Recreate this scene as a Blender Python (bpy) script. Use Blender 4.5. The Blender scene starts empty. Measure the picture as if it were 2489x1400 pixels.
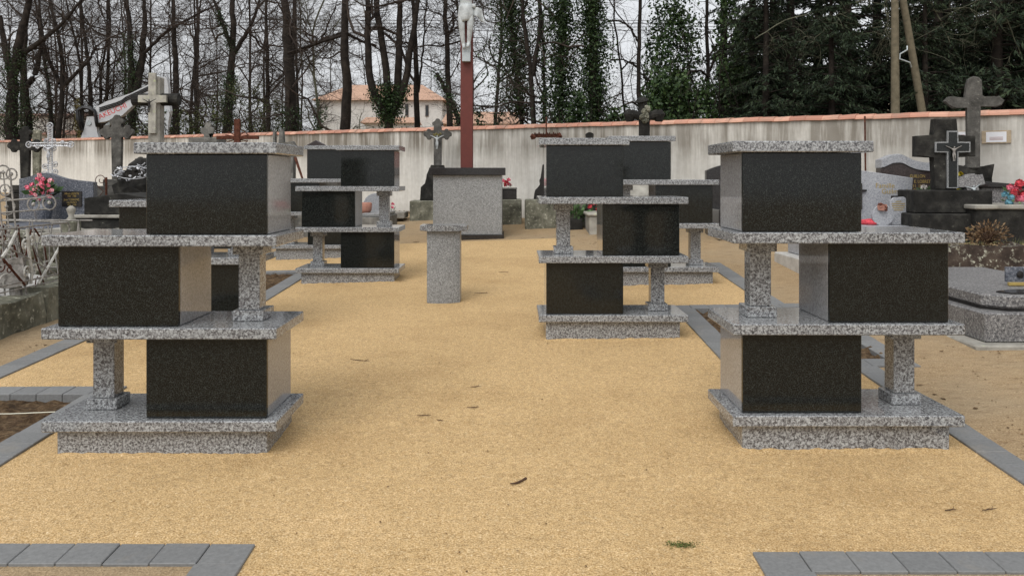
import bpy, bmesh, math, random
import numpy as np
from mathutils import Vector, Matrix

# ------------------------------------------------------------------ camera, sky, sun, exposure
scene = bpy.context.scene
COL = scene.collection
R = math.radians
F, CU, CV = 2000.0, 1244.5, 436.0            # focal length and principal point in photo pixels

cam_data = bpy.data.cameras.new("camera")
cam = bpy.data.objects.new("camera", cam_data)
COL.objects.link(cam)
cam.location = (0, 0, 0)
cam.rotation_euler = (R(90), 0, 0)
cam_data.sensor_fit = 'HORIZONTAL'
cam_data.sensor_width = 36.0
cam_data.lens = F / 2489.0 * 36.0
cam_data.shift_y = -(700.0 - CV) / 2489.0
cam_data.clip_start = 0.05
cam_data.clip_end = 2000.0
scene.camera = cam

world = bpy.data.worlds.new("World")
scene.world = world
world.use_nodes = True
nt = world.node_tree
nt.nodes.clear()
sky = nt.nodes.new('ShaderNodeTexSky')
sky.sky_type = 'NISHITA'
sky.sun_disc = False
sky.sun_elevation = R(50.6)
sky.sun_rotation = R(202.6)
sky.air_density = 1.0
sky.dust_density = 4.0
sky.ozone_density = 1.0
hs = nt.nodes.new('ShaderNodeHueSaturation')
hs.inputs['Saturation'].default_value = 0.22
bg = nt.nodes.new('ShaderNodeBackground')
bg.inputs['Strength'].default_value = 0.15
wo = nt.nodes.new('ShaderNodeOutputWorld')
nt.links.new(sky.outputs['Color'], hs.inputs['Color'])
# overcast: an even cloud veil with soft lighter and darker patches over the clear-sky model
tcw = nt.nodes.new('ShaderNodeTexCoord')
cn = nt.nodes.new('ShaderNodeTexNoise'); cn.inputs['Scale'].default_value = 2.2; cn.inputs['Detail'].default_value = 5.0
cr = nt.nodes.new('ShaderNodeValToRGB')
cr.color_ramp.elements[0].position = 0.3; cr.color_ramp.elements[0].color = (4.0, 4.1, 4.25, 1)
cr.color_ramp.elements[1].position = 0.7; cr.color_ramp.elements[1].color = (4.9, 5.0, 5.15, 1)
mxw = nt.nodes.new('ShaderNodeMix'); mxw.data_type = 'RGBA'; mxw.inputs[0].default_value = 0.66
nt.links.new(tcw.outputs['Generated'], cn.inputs['Vector']); nt.links.new(cn.outputs['Fac'], cr.inputs[0])
nt.links.new(hs.outputs['Color'], mxw.inputs[6]); nt.links.new(cr.outputs[0], mxw.inputs[7])
nt.links.new(mxw.outputs[2], bg.inputs['Color'])
nt.links.new(bg.outputs['Background'], wo.inputs['Surface'])

sun_data = bpy.data.lights.new("sun", 'SUN')
sun_data.energy = 1.0
sun_data.angle = R(38)
sun_data.color = (1.0, 0.98, 0.95)
sun = bpy.data.objects.new("sun", sun_data)
COL.objects.link(sun)
_sd = Vector((-0.30, -0.72, 0.95)).normalized()       # towards the sun
sun.rotation_euler = _sd.to_track_quat('Z', 'Y').to_euler()

scene.view_settings.view_transform = 'Standard'
scene.view_settings.look = 'None'
scene.view_settings.gamma = 1.0
scene.view_settings.exposure = 0.42
scene.render.engine = 'CYCLES'
scene.cycles.max_bounces = 6
scene.cycles.transparent_max_bounces = 8
scene.cycles.use_denoising = True

# ------------------------------------------------------------------ geometry helpers
def clamp(v, a, b): return max(a, min(b, v))

def G(x, y):
    """height of the sloping cemetery ground (camera height is 0)"""
    yy = clamp(y, -3, 90)
    z = -1.552 + 0.048 * min(yy, 13.0)
    if yy > 13: z += 0.07 * (min(yy, 17.5) - 13.0)
    if yy > 17.5: z += 0.02 * (min(yy, 40) - 17.5)
    z += 0.0045 * clamp(x, -4, 4) * clamp(yy - 4.0, 0, 8)
    return z

def P(u, v, y):
    return Vector(((u - CU) / F * y, y, (CV - v) / F * y))

def WX(u, y): return (u - CU) / F * y
def WZ(v, y): return (CV - v) / F * y

class MB:
    """collects geometry for ONE mesh object"""
    def __init__(s):
        s.v = []; s.f = []; s.mi = []; s.chunks = []
    def add(s, verts, faces, m=0):
        o = len(s.v)
        s.v.extend([tuple(p) for p in verts])
        for f in faces:
            s.f.append(tuple(i + o for i in f)); s.mi.append(m)
        return s
    def xf(s, M, start=0):
        for i in range(start, len(s.v)):
            s.v[i] = tuple(M @ Vector(s.v[i]))
        return s
    def box(s, x0, x1, y0, y1, z0, z1, c=0.0, m=0):
        if c <= 0:
            vs = [(x0,y0,z0),(x1,y0,z0),(x1,y1,z0),(x0,y1,z0),(x0,y0,z1),(x1,y0,z1),(x1,y1,z1),(x0,y1,z1)]
            return s.add(vs, [(0,3,2,1),(4,5,6,7),(0,1,5,4),(1,2,6,5),(2,3,7,6),(3,0,4,7)], m)
        bm = bmesh.new()
        r = bmesh.ops.create_cube(bm, size=1.0)
        for v in bm.verts:
            v.co = Vector(((x0+x1)/2 + v.co.x*(x1-x0), (y0+y1)/2 + v.co.y*(y1-y0), (z0+z1)/2 + v.co.z*(z1-z0)))
        bmesh.ops.bevel(bm, geom=list(bm.edges), offset=c, segments=1, affect='EDGES')
        return s.bm(bm, m)
    def bm(s, bm, m=0):
        bm.verts.index_update()
        s.add([v.co[:] for v in bm.verts], [[v.index for v in f.verts] for f in bm.faces], m)
        bm.free()
        return s
    def prism(s, outline, y0, y1, c=0.0, m=0):
        """outline in (x, z), extruded along y"""
        n = len(outline)
        a = sum(outline[i][0]*outline[(i+1) % n][1] - outline[(i+1) % n][0]*outline[i][1] for i in range(n))
        if a < 0: outline = outline[::-1]
        bm = bmesh.new()
        A = [bm.verts.new((x, y0, z)) for x, z in outline]
        B = [bm.verts.new((x, y1, z)) for x, z in outline]
        fa = bm.faces.new(A); fb = bm.faces.new(B[::-1])
        for i in range(n):
            j = (i+1) % n
            bm.faces.new((A[j], A[i], B[i], B[j]))
        if c > 0:
            es = [e for e in fa.edges] + [e for e in fb.edges]
            bmesh.ops.bevel(bm, geom=es, offset=c, segments=1, affect='EDGES', clamp_overlap=True)
        bmesh.ops.recalc_face_normals(bm, faces=bm.faces)
        return s.bm(bm, m)
    def plan(s, outline, z0, z1, c=0.0, m=0):
        """outline in (x, y), extruded up"""
        k = len(s.v)
        s.prism([(x, y) for x, y in outline], -z1, -z0, c, m)
        for i in range(k, len(s.v)):
            x, y, z = s.v[i]; s.v[i] = (x, z, -y)
        return s
    def tube(s, pts, rad, k=6, m=0, caps=True):
        pts = [Vector(p) for p in pts]
        if not hasattr(rad, '__len__'): rad = [rad]*len(pts)
        n = len(pts); vs = []; fs = []
        up = None
        for i in range(n):
            t = (pts[min(i+1, n-1)] - pts[max(i-1, 0)])
            if t.length < 1e-9: t = Vector((0, 0, 1))
            t.normalize()
            if up is None:
                up = Vector((0, 0, 1)) if abs(t.z) < 0.9 else Vector((1, 0, 0))
            a = t.cross(up)
            if a.length < 1e-6: a = t.orthogonal()
            a.normalize(); b = a.cross(t).normalized(); up = b
            for j in range(k):
                an = 2*math.pi*j/k
                vs.append(pts[i] + rad[i]*(math.cos(an)*a + math.sin(an)*b))
        for i in range(n-1):
            for j in range(k):
                j2 = (j+1) % k
                fs.append((i*k+j, i*k+j2, (i+1)*k+j2, (i+1)*k+j))
        if caps:
            fs.append(tuple(range(k))[::-1]); fs.append(tuple((n-1)*k+j for j in range(k)))
        return s.add(vs, fs, m)
    def lathe(s, prof, c=(0, 0, 0), k=16, m=0):
        vs = []; fs = []
        for r, z in prof:
            for j in range(k):
                an = 2*math.pi*j/k
                vs.append((c[0]+r*math.cos(an), c[1]+r*math.sin(an), c[2]+z))
        for i in range(len(prof)-1):
            for j in range(k):
                j2 = (j+1) % k
                fs.append((i*k+j, i*k+j2, (i+1)*k+j2, (i+1)*k+j))
        fs.append(tuple(range(k))[::-1]); fs.append(tuple((len(prof)-1)*k+j for j in range(k)))
        return s.add(vs, fs, m)
    def blob(s, c, r, sub=2, noise=0.15, rng=random, m=0, sc=(1, 1, 1)):
        bm = bmesh.new()
        bmesh.ops.create_icosphere(bm, subdivisions=sub, radius=1.0)
        for v in bm.verts:
            k = 1 + rng.uniform(-noise, noise)
            v.co = Vector((c[0]+v.co.x*r*k*sc[0], c[1]+v.co.y*r*k*sc[1], c[2]+v.co.z*r*k*sc[2]))
        return s.bm(bm, m)
    def build(s, name, mat, parent=None, smooth=False, loc=None):
        me = bpy.data.meshes.new(name)
        me.from_pydata(s.v, [], s.f)
        mats = mat if isinstance(mat, (list, tuple)) else [mat]
        for q in mats: me.materials.append(q)
        if len(mats) > 1: me.polygons.foreach_set('material_index', s.mi)
        if smooth: me.polygons.foreach_set('use_smooth', [True]*len(me.polygons))
        me.update()
        return link(name, me, parent, loc)

def link(name, me, parent=None, loc=None):
    o = bpy.data.objects.new(name, me)
    COL.objects.link(o)
    if parent is not None: o.parent = parent
    if loc is not None: o.location = loc
    return o

def np_mesh(name, verts, quads, mat, parent=None, smooth=True, tris=False):
    me = bpy.data.meshes.new(name)
    n = len(quads); k = 3 if tris else 4
    me.vertices.add(len(verts)); me.vertices.foreach_set('co', np.asarray(verts, np.float32).ravel())
    me.loops.add(n*k); me.loops.foreach_set('vertex_index', np.asarray(quads, np.int32).ravel())
    me.polygons.add(n)
    me.polygons.foreach_set('loop_start', np.arange(0, n*k, k, dtype=np.int32))
    me.polygons.foreach_set('loop_total', np.full(n, k, np.int32))
    if smooth: me.polygons.foreach_set('use_smooth', np.ones(n, bool))
    me.materials.append(mat)
    me.update(calc_edges=True)
    return link(name, me, parent)

def tag(o, label=None, cat=None, group=None, kind=None):
    if label: o['label'] = label
    if cat: o['category'] = cat
    if group: o['group'] = group
    if kind: o['kind'] = kind
    return o

def empty(name, loc, label, cat, group=None, rz=0.0):
    o = bpy.data.objects.new(name, None)
    o.empty_display_size = 0.1
    COL.objects.link(o)
    o.location = loc; o.rotation_euler = (0, 0, rz)
    return tag(o, label, cat, group)

def copy_tree(o, parent=None):
    c = o.copy(); COL.objects.link(c)
    if parent is not None: c.parent = parent
    for ch in list(o.children): copy_tree(ch, c)
    return c

def text_mesh(txt, size, mat, parent, M, name='lettering', depth=0.002, align='CENTER', sx=1.0):
    cu = bpy.data.curves.new('lettering', 'FONT')
    cu.body = txt; cu.size = size; cu.extrude = depth; cu.align_x = align; cu.align_y = 'CENTER'
    t = bpy.data.objects.new('lettering_source', cu); COL.objects.link(t)
    bpy.context.view_layer.update()
    dg = bpy.context.evaluated_depsgraph_get()
    me = bpy.data.meshes.new_from_object(t.evaluated_get(dg))
    bpy.data.objects.remove(t); bpy.data.curves.remove(cu)
    me.transform(M @ Matrix.Diagonal((sx, 1, 1, 1)))
    me.materials.clear(); me.materials.append(mat)
    return link(name, me, parent)

def face_M(x, y, z, rz=0.0, tilt=0.0):
    """text lying in the x-z plane, facing -y"""
    return Matrix.Translation((x, y, z)) @ Matrix.Rotation(rz, 4, 'Z') @ Matrix.Rotation(R(90)-tilt, 4, 'X')

# ------------------------------------------------------------------ materials
class NT:
    def __init__(s, name):
        s.m = bpy.data.materials.new(name); s.m.use_nodes = True
        s.t = s.m.node_tree; s.b = s.t.nodes['Principled BSDF']
        s.oi = None; s.vec = None
    def n(s, ty, **kw):
        nd = s.t.nodes.new(ty)
        for k, v in kw.items():
            if k.startswith('i_'):
                nd.inputs[k[2:].replace('_', ' ')].default_value = v
            else: setattr(nd, k, v)
        return nd
    def l(s, a, b): s.t.links.new(a, b)
    def coord(s, space='Object', rnd=True):
        tc = s.n('ShaderNodeTexCoord')
        if not rnd: return tc.outputs[space]
        oi = s.n('ShaderNodeObjectInfo')
        mm = s.n('ShaderNodeMath', operation='MULTIPLY'); mm.inputs[1].default_value = 37.0
        s.l(oi.outputs['Random'], mm.inputs[0])
        va = s.n('ShaderNodeVectorMath', operation='ADD')
        s.l(tc.outputs[space], va.inputs[0]); s.l(mm.outputs[0], va.inputs[1])
        return va.outputs[0]
    def noise(s, vec, scale, detail=3.0, rough=0.55, dist=0.0):
        nd = s.n('ShaderNodeTexNoise'); s.l(vec, nd.inputs['Vector'])
        nd.inputs['Scale'].default_value = scale; nd.inputs['Detail'].default_value = detail
        nd.inputs['Roughness'].default_value = rough; nd.inputs['Distortion'].default_value = dist
        return nd.outputs['Fac']
    def voro(s, vec, scale, feature='F1', out='Distance'):
        nd = s.n('ShaderNodeTexVoronoi', feature=feature); s.l(vec, nd.inputs['Vector'])
        nd.inputs['Scale'].default_value = scale
        return nd.outputs[out]
    def scale(s, vec, v):
        nd = s.n('ShaderNodeVectorMath', operation='MULTIPLY'); s.l(vec, nd.inputs[0]); nd.inputs[1].default_value = v
        return nd.outputs[0]
    def ramp(s, fac, stops, interp='LINEAR'):
        nd = s.n('ShaderNodeValToRGB'); nd.color_ramp.interpolation = interp
        cr = nd.color_ramp
        while len(cr.elements) < len(stops): cr.elements.new(0.5)
        for e, (p, c) in zip(cr.elements, stops):
            e.position = p
            e.color = (c, c, c, 1) if not hasattr(c, '__len__') else (c[0], c[1], c[2], 1)
        s.l(fac, nd.inputs[0]); return nd.outputs[0]
    def mix(s, fac, a, b, mode='MIX'):
        nd = s.n('ShaderNodeMix', data_type='RGBA', blend_type=mode)
        if hasattr(fac, 'links'): s.l(fac, nd.inputs[0])
        else: nd.inputs[0].default_value = fac
        for v, i in ((a, 6), (b, 7)):
            if hasattr(v, 'links'): s.l(v, nd.inputs[i])
            else: nd.inputs[i].default_value = (v[0], v[1], v[2], 1)
        return nd.outputs[2]
    def math(s, op, a, b=0.0):
        nd = s.n('ShaderNodeMath', operation=op)
        for v, i in ((a, 0), (b, 1)):
            if hasattr(v, 'links'): s.l(v, nd.inputs[i])
            else: nd.inputs[i].default_value = v
        return nd.outputs[0]
    def bump(s, h, strength=0.3, dist=0.01):
        nd = s.n('ShaderNodeBump'); nd.inputs['Strength'].default_value = strength; nd.inputs['Distance'].default_value = dist
        s.l(h, nd.inputs['Height']); s.l(nd.outputs[0], s.b.inputs['Normal'])
    def done(s, col=None, rough=0.7, metal=0.0, spec=0.5):
        if col is not None:
            if hasattr(col, 'links'): s.l(col, s.b.inputs['Base Color'])
            else: s.b.inputs['Base Color'].default_value = (col[0], col[1], col[2], 1)
        if hasattr(rough, 'links'): s.l(rough, s.b.inputs['Roughness'])
        else: s.b.inputs['Roughness'].default_value = rough
        s.b.inputs['Metallic'].default_value = metal
        s.b.inputs['Specular IOR Level'].default_value = spec
        return s.m

M = {}
def granite(name, stops, scale, rough=0.2, spec=0.5, fine=0.25):
    k = NT(name); v = k.coord()
    a = k.noise(v, scale, 2.0, 0.6, 0.6)
    b = k.noise(v, scale*2.6, 1.0, 0.5)
    h = k.math('ADD', k.math('MULTIPLY', a, 1-fine), k.math('MULTIPLY', b, fine))
    col = k.ramp(h, stops)
    big = k.ramp(k.noise(v, 2.5, 2), [(0.3, 0.92), (0.7, 1.06)])
    M[name] = k.done(k.mix(1.0, col, big, 'MULTIPLY'), rough, 0, spec)

granite('pale_granite', [(0.33, (.042,.044,.048)), (0.42, (.105,.104,.108)), (0.48, (.19,.191,.196)), (0.55, (.31,.322,.327)), (0.64, (.43,.45,.455))], 90, 0.09, 0.6)
granite('polished_granite', [(0.3, (.12,.12,.124)), (0.45, (.235,.232,.236)), (0.55, (.30,.302,.308)), (0.7, (.39,.395,.40))], 95, 0.07, 0.95, 0.4)  # niche sides: speckle paled and softened in the colour to imitate washed-out reflections
granite('grey_granite', [(0.36, (.095,.10,.102)), (0.45, (.19,.195,.197)), (0.55, (.285,.293,.294)), (0.66, (.42,.43,.43))], 85, 0.35, 0.4, 0.4)
granite('rough_granite', [(0.38, (.06,.06,.063)), (0.47, (.14,.135,.135)), (0.55, (.22,.215,.21)), (0.66, (.38,.375,.365))], 55, 0.5, 0.35, 0.4)
granite('blue_granite', [(0.36, (.045,.05,.065)), (0.47, (.085,.095,.115)), (0.56, (.135,.145,.17)), (0.7, (.33,.34,.37))], 45, 0.3, 0.4, 0.3)
granite('silver_granite', [(0.36, (.22,.23,.25)), (0.47, (.31,.32,.345)), (0.56, (.38,.39,.41)), (0.7, (.48,.49,.5))], 60, 0.35, 0.35, 0.3)
granite('marble', [(0.3, (.38,.37,.35)), (0.5, (.5,.49,.46)), (0.7, (.58,.57,.54))], 9, 0.4, 0.4, 0.2)

def black_granite(name, base, speck, rough, spec):
    k = NT(name); v = k.coord()
    a = k.noise(v, 190, 2.0, 0.6); b = k.noise(v, 45, 3, 0.7)
    col = k.ramp(a, [(0.42, base), (0.55, [c*1.9 for c in base]), (0.66, speck), (0.74, [c*1.8 for c in speck])])
    col = k.mix(1.0, col, k.ramp(b, [(0.35, .7), (0.65, 1.35)]), 'MULTIPLY')
    M[name] = k.done(col, k.ramp(k.noise(v, 6, 4, .6), [(0.3, rough*.7), (0.7, rough*1.5)]), 0, spec)
black_granite('black_granite', (.0055,.0064,.006), (.027,.031,.028), 0.08, 0.4)
black_granite('dark_polished', (.016,.015,.015), (.04,.038,.037), 0.12, 0.4)
black_granite('brown_granite', (.028,.021,.02), (.05,.042,.04), 0.22, 0.4)

# gravel
k = NT('gravel'); v = k.coord('Object', False)
n1 = k.noise(v, 150, 3, 0.65); n2 = k.noise(v, 1.1, 4, 0.6); n3 = k.voro(v, 95)
nb = k.noise(v, 34, 4, 0.7)
col = k.ramp(n1, [(0.28, (.20,.115,.046)), (0.42, (.41,.265,.112)), (0.54, (.56,.385,.19)), (0.66, (.70,.525,.30)), (0.75, (.88,.79,.62))])
col = k.mix(1.0, col, k.ramp(k.math('ADD', k.math('MULTIPLY', n2, .6), k.math('MULTIPLY', k.noise(v, 3.7, 5, .65), .4)), [(0.33, (.86,.835,.80)), (0.5, (1.0,1.0,1.0)), (0.66, (1.08,1.08,1.10))]), 'MULTIPLY')
col = k.mix(1.0, col, k.ramp(nb, [(0.3, .76), (0.5, 1.0), (0.75, 1.18)]), 'MULTIPLY')
k.bump(k.math('ADD', k.math('MULTIPLY', n3, 0.7), k.math('MULTIPLY', nb, 1.2)), 0.38, 0.012)
M['gravel'] = k.done(col, 0.9, 0, 0.25)

k = NT('sand'); v = k.coord('Object', False)
n1 = k.noise(v, 120, 3, 0.65); n2 = k.noise(v, 0.8, 5, 0.6); n3 = k.noise(k.scale(v, (1, 2.2, 1)), 7, 5, 0.65)
col = k.ramp(n1, [(0.3, (.21,.14,.075)), (0.45, (.35,.245,.135)), (0.58, (.44,.32,.185)), (0.72, (.6,.48,.33))])
col = k.mix(k.ramp(n2, [(0.4, 0.0), (0.65, 0.7)]), col, k.mix(0.65, col, (.33,.27,.185)))
col = k.mix(1.0, col, k.ramp(n3, [(0.25, (.62,.56,.52)), (0.42, (.95,.94,.93)), (0.7, (1.08,1.08,1.08))]), 'MULTIPLY')
k.bump(k.math('ADD', n1, k.math('MULTIPLY', n3, 3.0)), 0.6, 0.02)
M['sand'] = k.done(col, 0.95, 0, 0.2)

k = NT('soil'); v = k.coord('Object', False)
n1 = k.noise(v, 22, 6, 0.7); n2 = k.noise(v, 4, 3, 0.6)
col = k.ramp(n1, [(0.3, (.03,.018,.01)), (0.48, (.11,.068,.036)), (0.62, (.2,.135,.075)), (0.75, (.34,.26,.16))])
col = k.mix(1.0, col, k.ramp(n2, [(0.3, .75), (0.7, 1.2)]), 'MULTIPLY')
k.bump(n1, 1.0, 0.05)
M['soil'] = k.done(col, 0.95, 0, 0.2)

k = NT('paver'); v = k.coord('Object', False)
ge = k.n('ShaderNodeNewGeometry')
rp = k.ramp(ge.outputs['Random Per Island'], [(0, (.168,.17,.168)), (0.5, (.182,.184,.182)), (1, (.197,.199,.196))])
col = k.mix(1.0, rp, k.ramp(k.noise(v, 60, 4, 0.7), [(0.3, .8), (0.7, 1.15)]), 'MULTIPLY')
col = k.mix(k.ramp(k.noise(v, 5, 4, 0.7), [(0.56, 0.0), (0.8, 0.3)]), col, (.3,.25,.18))
k.bump(k.noise(v, 200, 2), 0.15, 0.003)
M['paver'] = k.done(col, 0.6, 0, 0.4)

# stained render of the wall; "below" = metres below the coping
k = NT('wall_render'); v = k.coord('Object', False)
at = k.n('ShaderNodeAttribute', attribute_name='below'); bl = at.outputs['Fac']
st = k.noise(k.scale(v, (1.0, 1.0, 0.13)), 2.3, 6, 0.7)
st2 = k.noise(k.scale(v, (1.0, 1.0, 0.06)), 13, 3, 0.6)
big = k.noise(v, 0.9, 4, 0.6)
base = k.ramp(k.noise(v, 12, 4), [(0.3, (.70,.68,.625)), (0.7, (.80,.785,.735))])
top = k.ramp(bl, [(0.0, 1.0), (0.19, 0.95), (0.33, 0.5), (0.6, 0.3), (0.95, 0.2)])
stf = k.math('MULTIPLY', top, k.ramp(k.math('ADD', k.math('MULTIPLY', st, .65), k.math('MULTIPLY', st2, .35)), [(0.36, 0.05), (0.57, 1.0)]))
stf = k.math('MULTIPLY', stf, k.ramp(k.noise(v, .45, 3, .6), [(0.3, .6), (0.6, 1.0)]))
col = k.mix(stf, base, (.17,.15,.12))
col = k.mix(k.math('MULTIPLY', k.ramp(big, [(0.42, 0.0), (0.7, 0.45)]), top), col, (.2,.18,.15))
col = k.mix(k.math('MULTIPLY', k.ramp(bl, [(0.8, 0.0), (1.0, 0.35)]), k.ramp(big, [(0.4, 0.1), (0.6, 1.0)])), col, (.36,.34,.28))
k.bump(k.noise(v, 60, 4), 0.25, 0.01)
M['wall_render'] = k.done(col, 0.9, 0, 0.2)

k = NT('tile'); v = k.coord('Object', False)
ge = k.n('ShaderNodeNewGeometry')
col = k.ramp(ge.outputs['Random Per Island'], [(0, (.36,.135,.085)), (0.5, (.54,.24,.155)), (1, (.66,.36,.25))])
col = k.mix(k.ramp(k.noise(v, 5, 5, 0.7), [(0.45, 0.0), (0.7, 0.75)]), col, (.26,.17,.12))
col = k.mix(0.18, col, (.5,.4,.34))
M['tile'] = k.done(col, 0.8, 0, 0.3)

def lichen(name, dark, mid, pale, spot=(.42,.42,.34), amount=0.62, scale=6.0, rough=0.9):
    k = NT(name); v = k.coord()
    a = k.noise(v, scale, 6, 0.68); b = k.noise(v, scale*4, 4, 0.7)
    c = k.voro(v, scale*3.2)
    col = k.ramp(a, [(0.3, dark), (0.5, mid), (0.72, pale)])
    col = k.mix(k.math('MULTIPLY', k.ramp(b, [(amount, 0.0), (amount+0.06, 0.9)]), k.ramp(c, [(0.3, 1.0), (0.6, 0.35)])), col, spot)
    k.bump(k.math('ADD', a, k.math('MULTIPLY', b, .4)), 0.5, 0.02)
    M[name] = k.done(col, rough, 0, 0.25)
lichen('dark_stone', (.008,.008,.007), (.021,.02,.018), (.06,.058,.05), amount=0.68)
lichen('mossy_stone', (.05,.05,.038), (.15,.148,.112), (.30,.295,.235), (.5,.49,.4), 0.58, 5)
lichen('pale_stone', (.15,.14,.12), (.30,.285,.25), (.44,.42,.37), (.36,.38,.26), 0.62, 4)
lichen('grey_stone', (.07,.068,.06), (.16,.155,.14), (.27,.26,.235), (.4,.4,.33), 0.64, 6)
lichen('worn_stone', (.035,.034,.03), (.09,.086,.078), (.165,.16,.145), (.3,.3,.24), 0.64, 6)
lichen('lichen_kerb', (.015,.011,.009), (.055,.04,.032), (.11,.085,.065), (.5,.5,.4), 0.56, 5)
lichen('bark', (.0075,.0055,.0045), (.02,.0155,.012), (.046,.036,.028), (.06,.062,.042), 0.68, 5)
lichen('twig_brown', (.02,.0145,.0115), (.05,.038,.031), (.095,.077,.063), (.09,.095,.065), 0.68, 4)
lichen('pale_bark', (.05,.05,.035), (.11,.11,.075), (.19,.19,.13), (.3,.31,.22), 0.6, 7)
lichen('white_stone', (.22,.21,.18), (.42,.4,.35), (.55,.53,.47), (.4,.43,.26), 0.55, 3.5)

def plain(name, col, rough=0.6, metal=0.0, spec=0.5, var=0.15, scale=20, bump=0.0):
    k = NT(name); v = k.coord()
    a = k.noise(v, scale, 4, 0.65)
    c2 = k.mix(1.0, col, k.ramp(a, [(0.3, 1-var), (0.7, 1+var)]), 'MULTIPLY')
    if bump: k.bump(a, bump, 0.01)
    M[name] = k.done(c2, rough, metal, spec)
plain('red_paint', (.118,.025,.018), 0.5, 0, 0.4, 0.12, 9)
plain('white_statue', (.45,.475,.475), 0.6, 0, 0.35, 0.3, 10)
plain('rust', (.085,.032,.02), 0.9, 0, 0.2, 0.5, 30, 0.4)
plain('dark_iron', (.02,.018,.017), 0.6, 0.3, 0.4, 0.4, 30)
plain('grey_iron', (.26,.245,.225), 0.7, 0.1, 0.4, 0.55, 24, 0.3)
plain('white_iron', (.5,.49,.45), 0.6, 0.1, 0.4, 0.4, 18)
plain('aluminium', (.5,.51,.53), 0.4, 0.4, 0.5, 0.4, 22)
plain('gold', (.40,.29,.09), 0.4, 0.3, 0.5, 0.1)
plain('silver_letter', (.5,.5,.5), 0.4, 0.3, 0.5, 0.1)
plain('paper', (.78,.79,.82), 0.8, 0, 0.2, 0.03)
plain('faint_ink', (.5,.35,.34), 0.8, 0, 0.2, 0.03)
plain('wood_board', (.42,.34,.24), 0.7, 0, 0.3, 0.2)
plain('machine_paint', (.47,.48,.49), 0.35, 0, 0.5, 0.08, 8)
plain('machine_red', (.55,.03,.03), 0.4, 0, 0.5, 0.05)
plain('machine_dark', (.025,.025,.027), 0.5, 0, 0.4, 0.2)
plain('rubber_hose', (.008,.008,.009), 0.35, 0, 0.5, 0.2)
plain('house_white', (.6,.585,.55), 0.9, 0, 0.2, 0.08, 3)
plain('house_cream', (.6,.54,.42), 0.9, 0, 0.2, 0.08, 3)
plain('roof_tile', (.47,.30,.215), 0.85, 0, 0.2, 0.3, 6)
plain('roof_brown', (.22,.12,.085), 0.85, 0, 0.2, 0.3, 6)
plain('window_glass', (.03,.032,.035), 0.1, 0, 0.5, 0.1)
plain('shutter', (.13,.1,.085), 0.6, 0, 0.3, 0.1)
plain('pole_wood', (.145,.125,.085), 0.9, 0, 0.2, 0.3, 10, 0.3)
plain('galvanised', (.42,.46,.47), 0.45, 0.4, 0.5, 0.1)
plain('pink_petal', (.8,.2,.28), 0.7, 0, 0.2, 0.5, 40)
plain('pale_pink_petal', (.85,.42,.46), 0.7, 0, 0.2, 0.3, 40)
plain('red_petal', (.58,.07,.09), 0.7, 0, 0.2, 0.5, 40)
plain('blue_petal', (.14,.32,.4), 0.7, 0, 0.2, 0.3, 40)
plain('white_petal', (.75,.7,.66), 0.7, 0, 0.2, 0.2, 40)
plain('yellow_petal', (.6,.5,.06), 0.7, 0, 0.2, 0.3, 40)
plain('terracotta', (.4,.2,.15), 0.8, 0, 0.2, 0.2)
plain('twig_bark', (.085,.05,.032), 0.9, 0, 0.2, 0.4, 60)
plain('dead_leaf', (.15,.09,.045), 0.9, 0, 0.2, 0.5, 30)
plain('rag_cloth', (.42,.38,.36), 0.9, 0, 0.2, 0.2)
plain('string_line', (.7,.68,.55), 0.8, 0, 0.2, 0.1)
plain('wire', (.08,.08,.085), 0.6, 0, 0.3, 0.1)

def leafy(name, dark, mid, pale, rough=0.5, sub=0.0, spec=0.35):
    k = NT(name)
    ge = k.n('ShaderNodeNewGeometry')
    v = k.coord('Object', True)
    col = k.ramp(ge.outputs['Random Per Island'], [(0.0, dark), (0.55, mid), (1.0, pale)])
    col = k.mix(1.0, col, k.ramp(k.noise(v, 1.6, 3), [(0.3, .7), (0.7, 1.3)]), 'MULTIPLY')
    if sub > 0: k.b.inputs['Transmission Weight'].default_value = 0.0
    M[name] = k.done(col, rough, 0, spec)
leafy('ivy_leaf', (.008,.017,.005), (.021,.043,.013), (.055,.088,.03), 0.5, spec=0.25)
leafy('olive_leaf', (.02,.027,.009), (.047,.058,.02), (.1,.105,.04), 0.6, spec=0.2)
leafy('laurel_leaf', (.012,.026,.008), (.032,.062,.019), (.075,.118,.04), 0.5, spec=0.28)
leafy('conifer_leaf', (.009,.017,.009), (.023,.038,.019), (.052,.076,.038), 0.7, spec=0.25)
leafy('dry_leaf', (.06,.045,.015), (.13,.10,.035), (.2,.19,.06), 0.7)
leafy('plant_leaf', (.03,.06,.02), (.06,.12,.04), (.12,.2,.08), 0.6)
leafy('shrub_brown', (.05,.028,.012), (.13,.075,.035), (.22,.15,.08), 0.8)
leafy('grass_blade', (.10,.12,.04), (.2,.2,.08), (.33,.3,.15), 0.8)
leafy('moss', (.06,.075,.018), (.12,.14,.035), (.2,.22,.07), 0.9)

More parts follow.
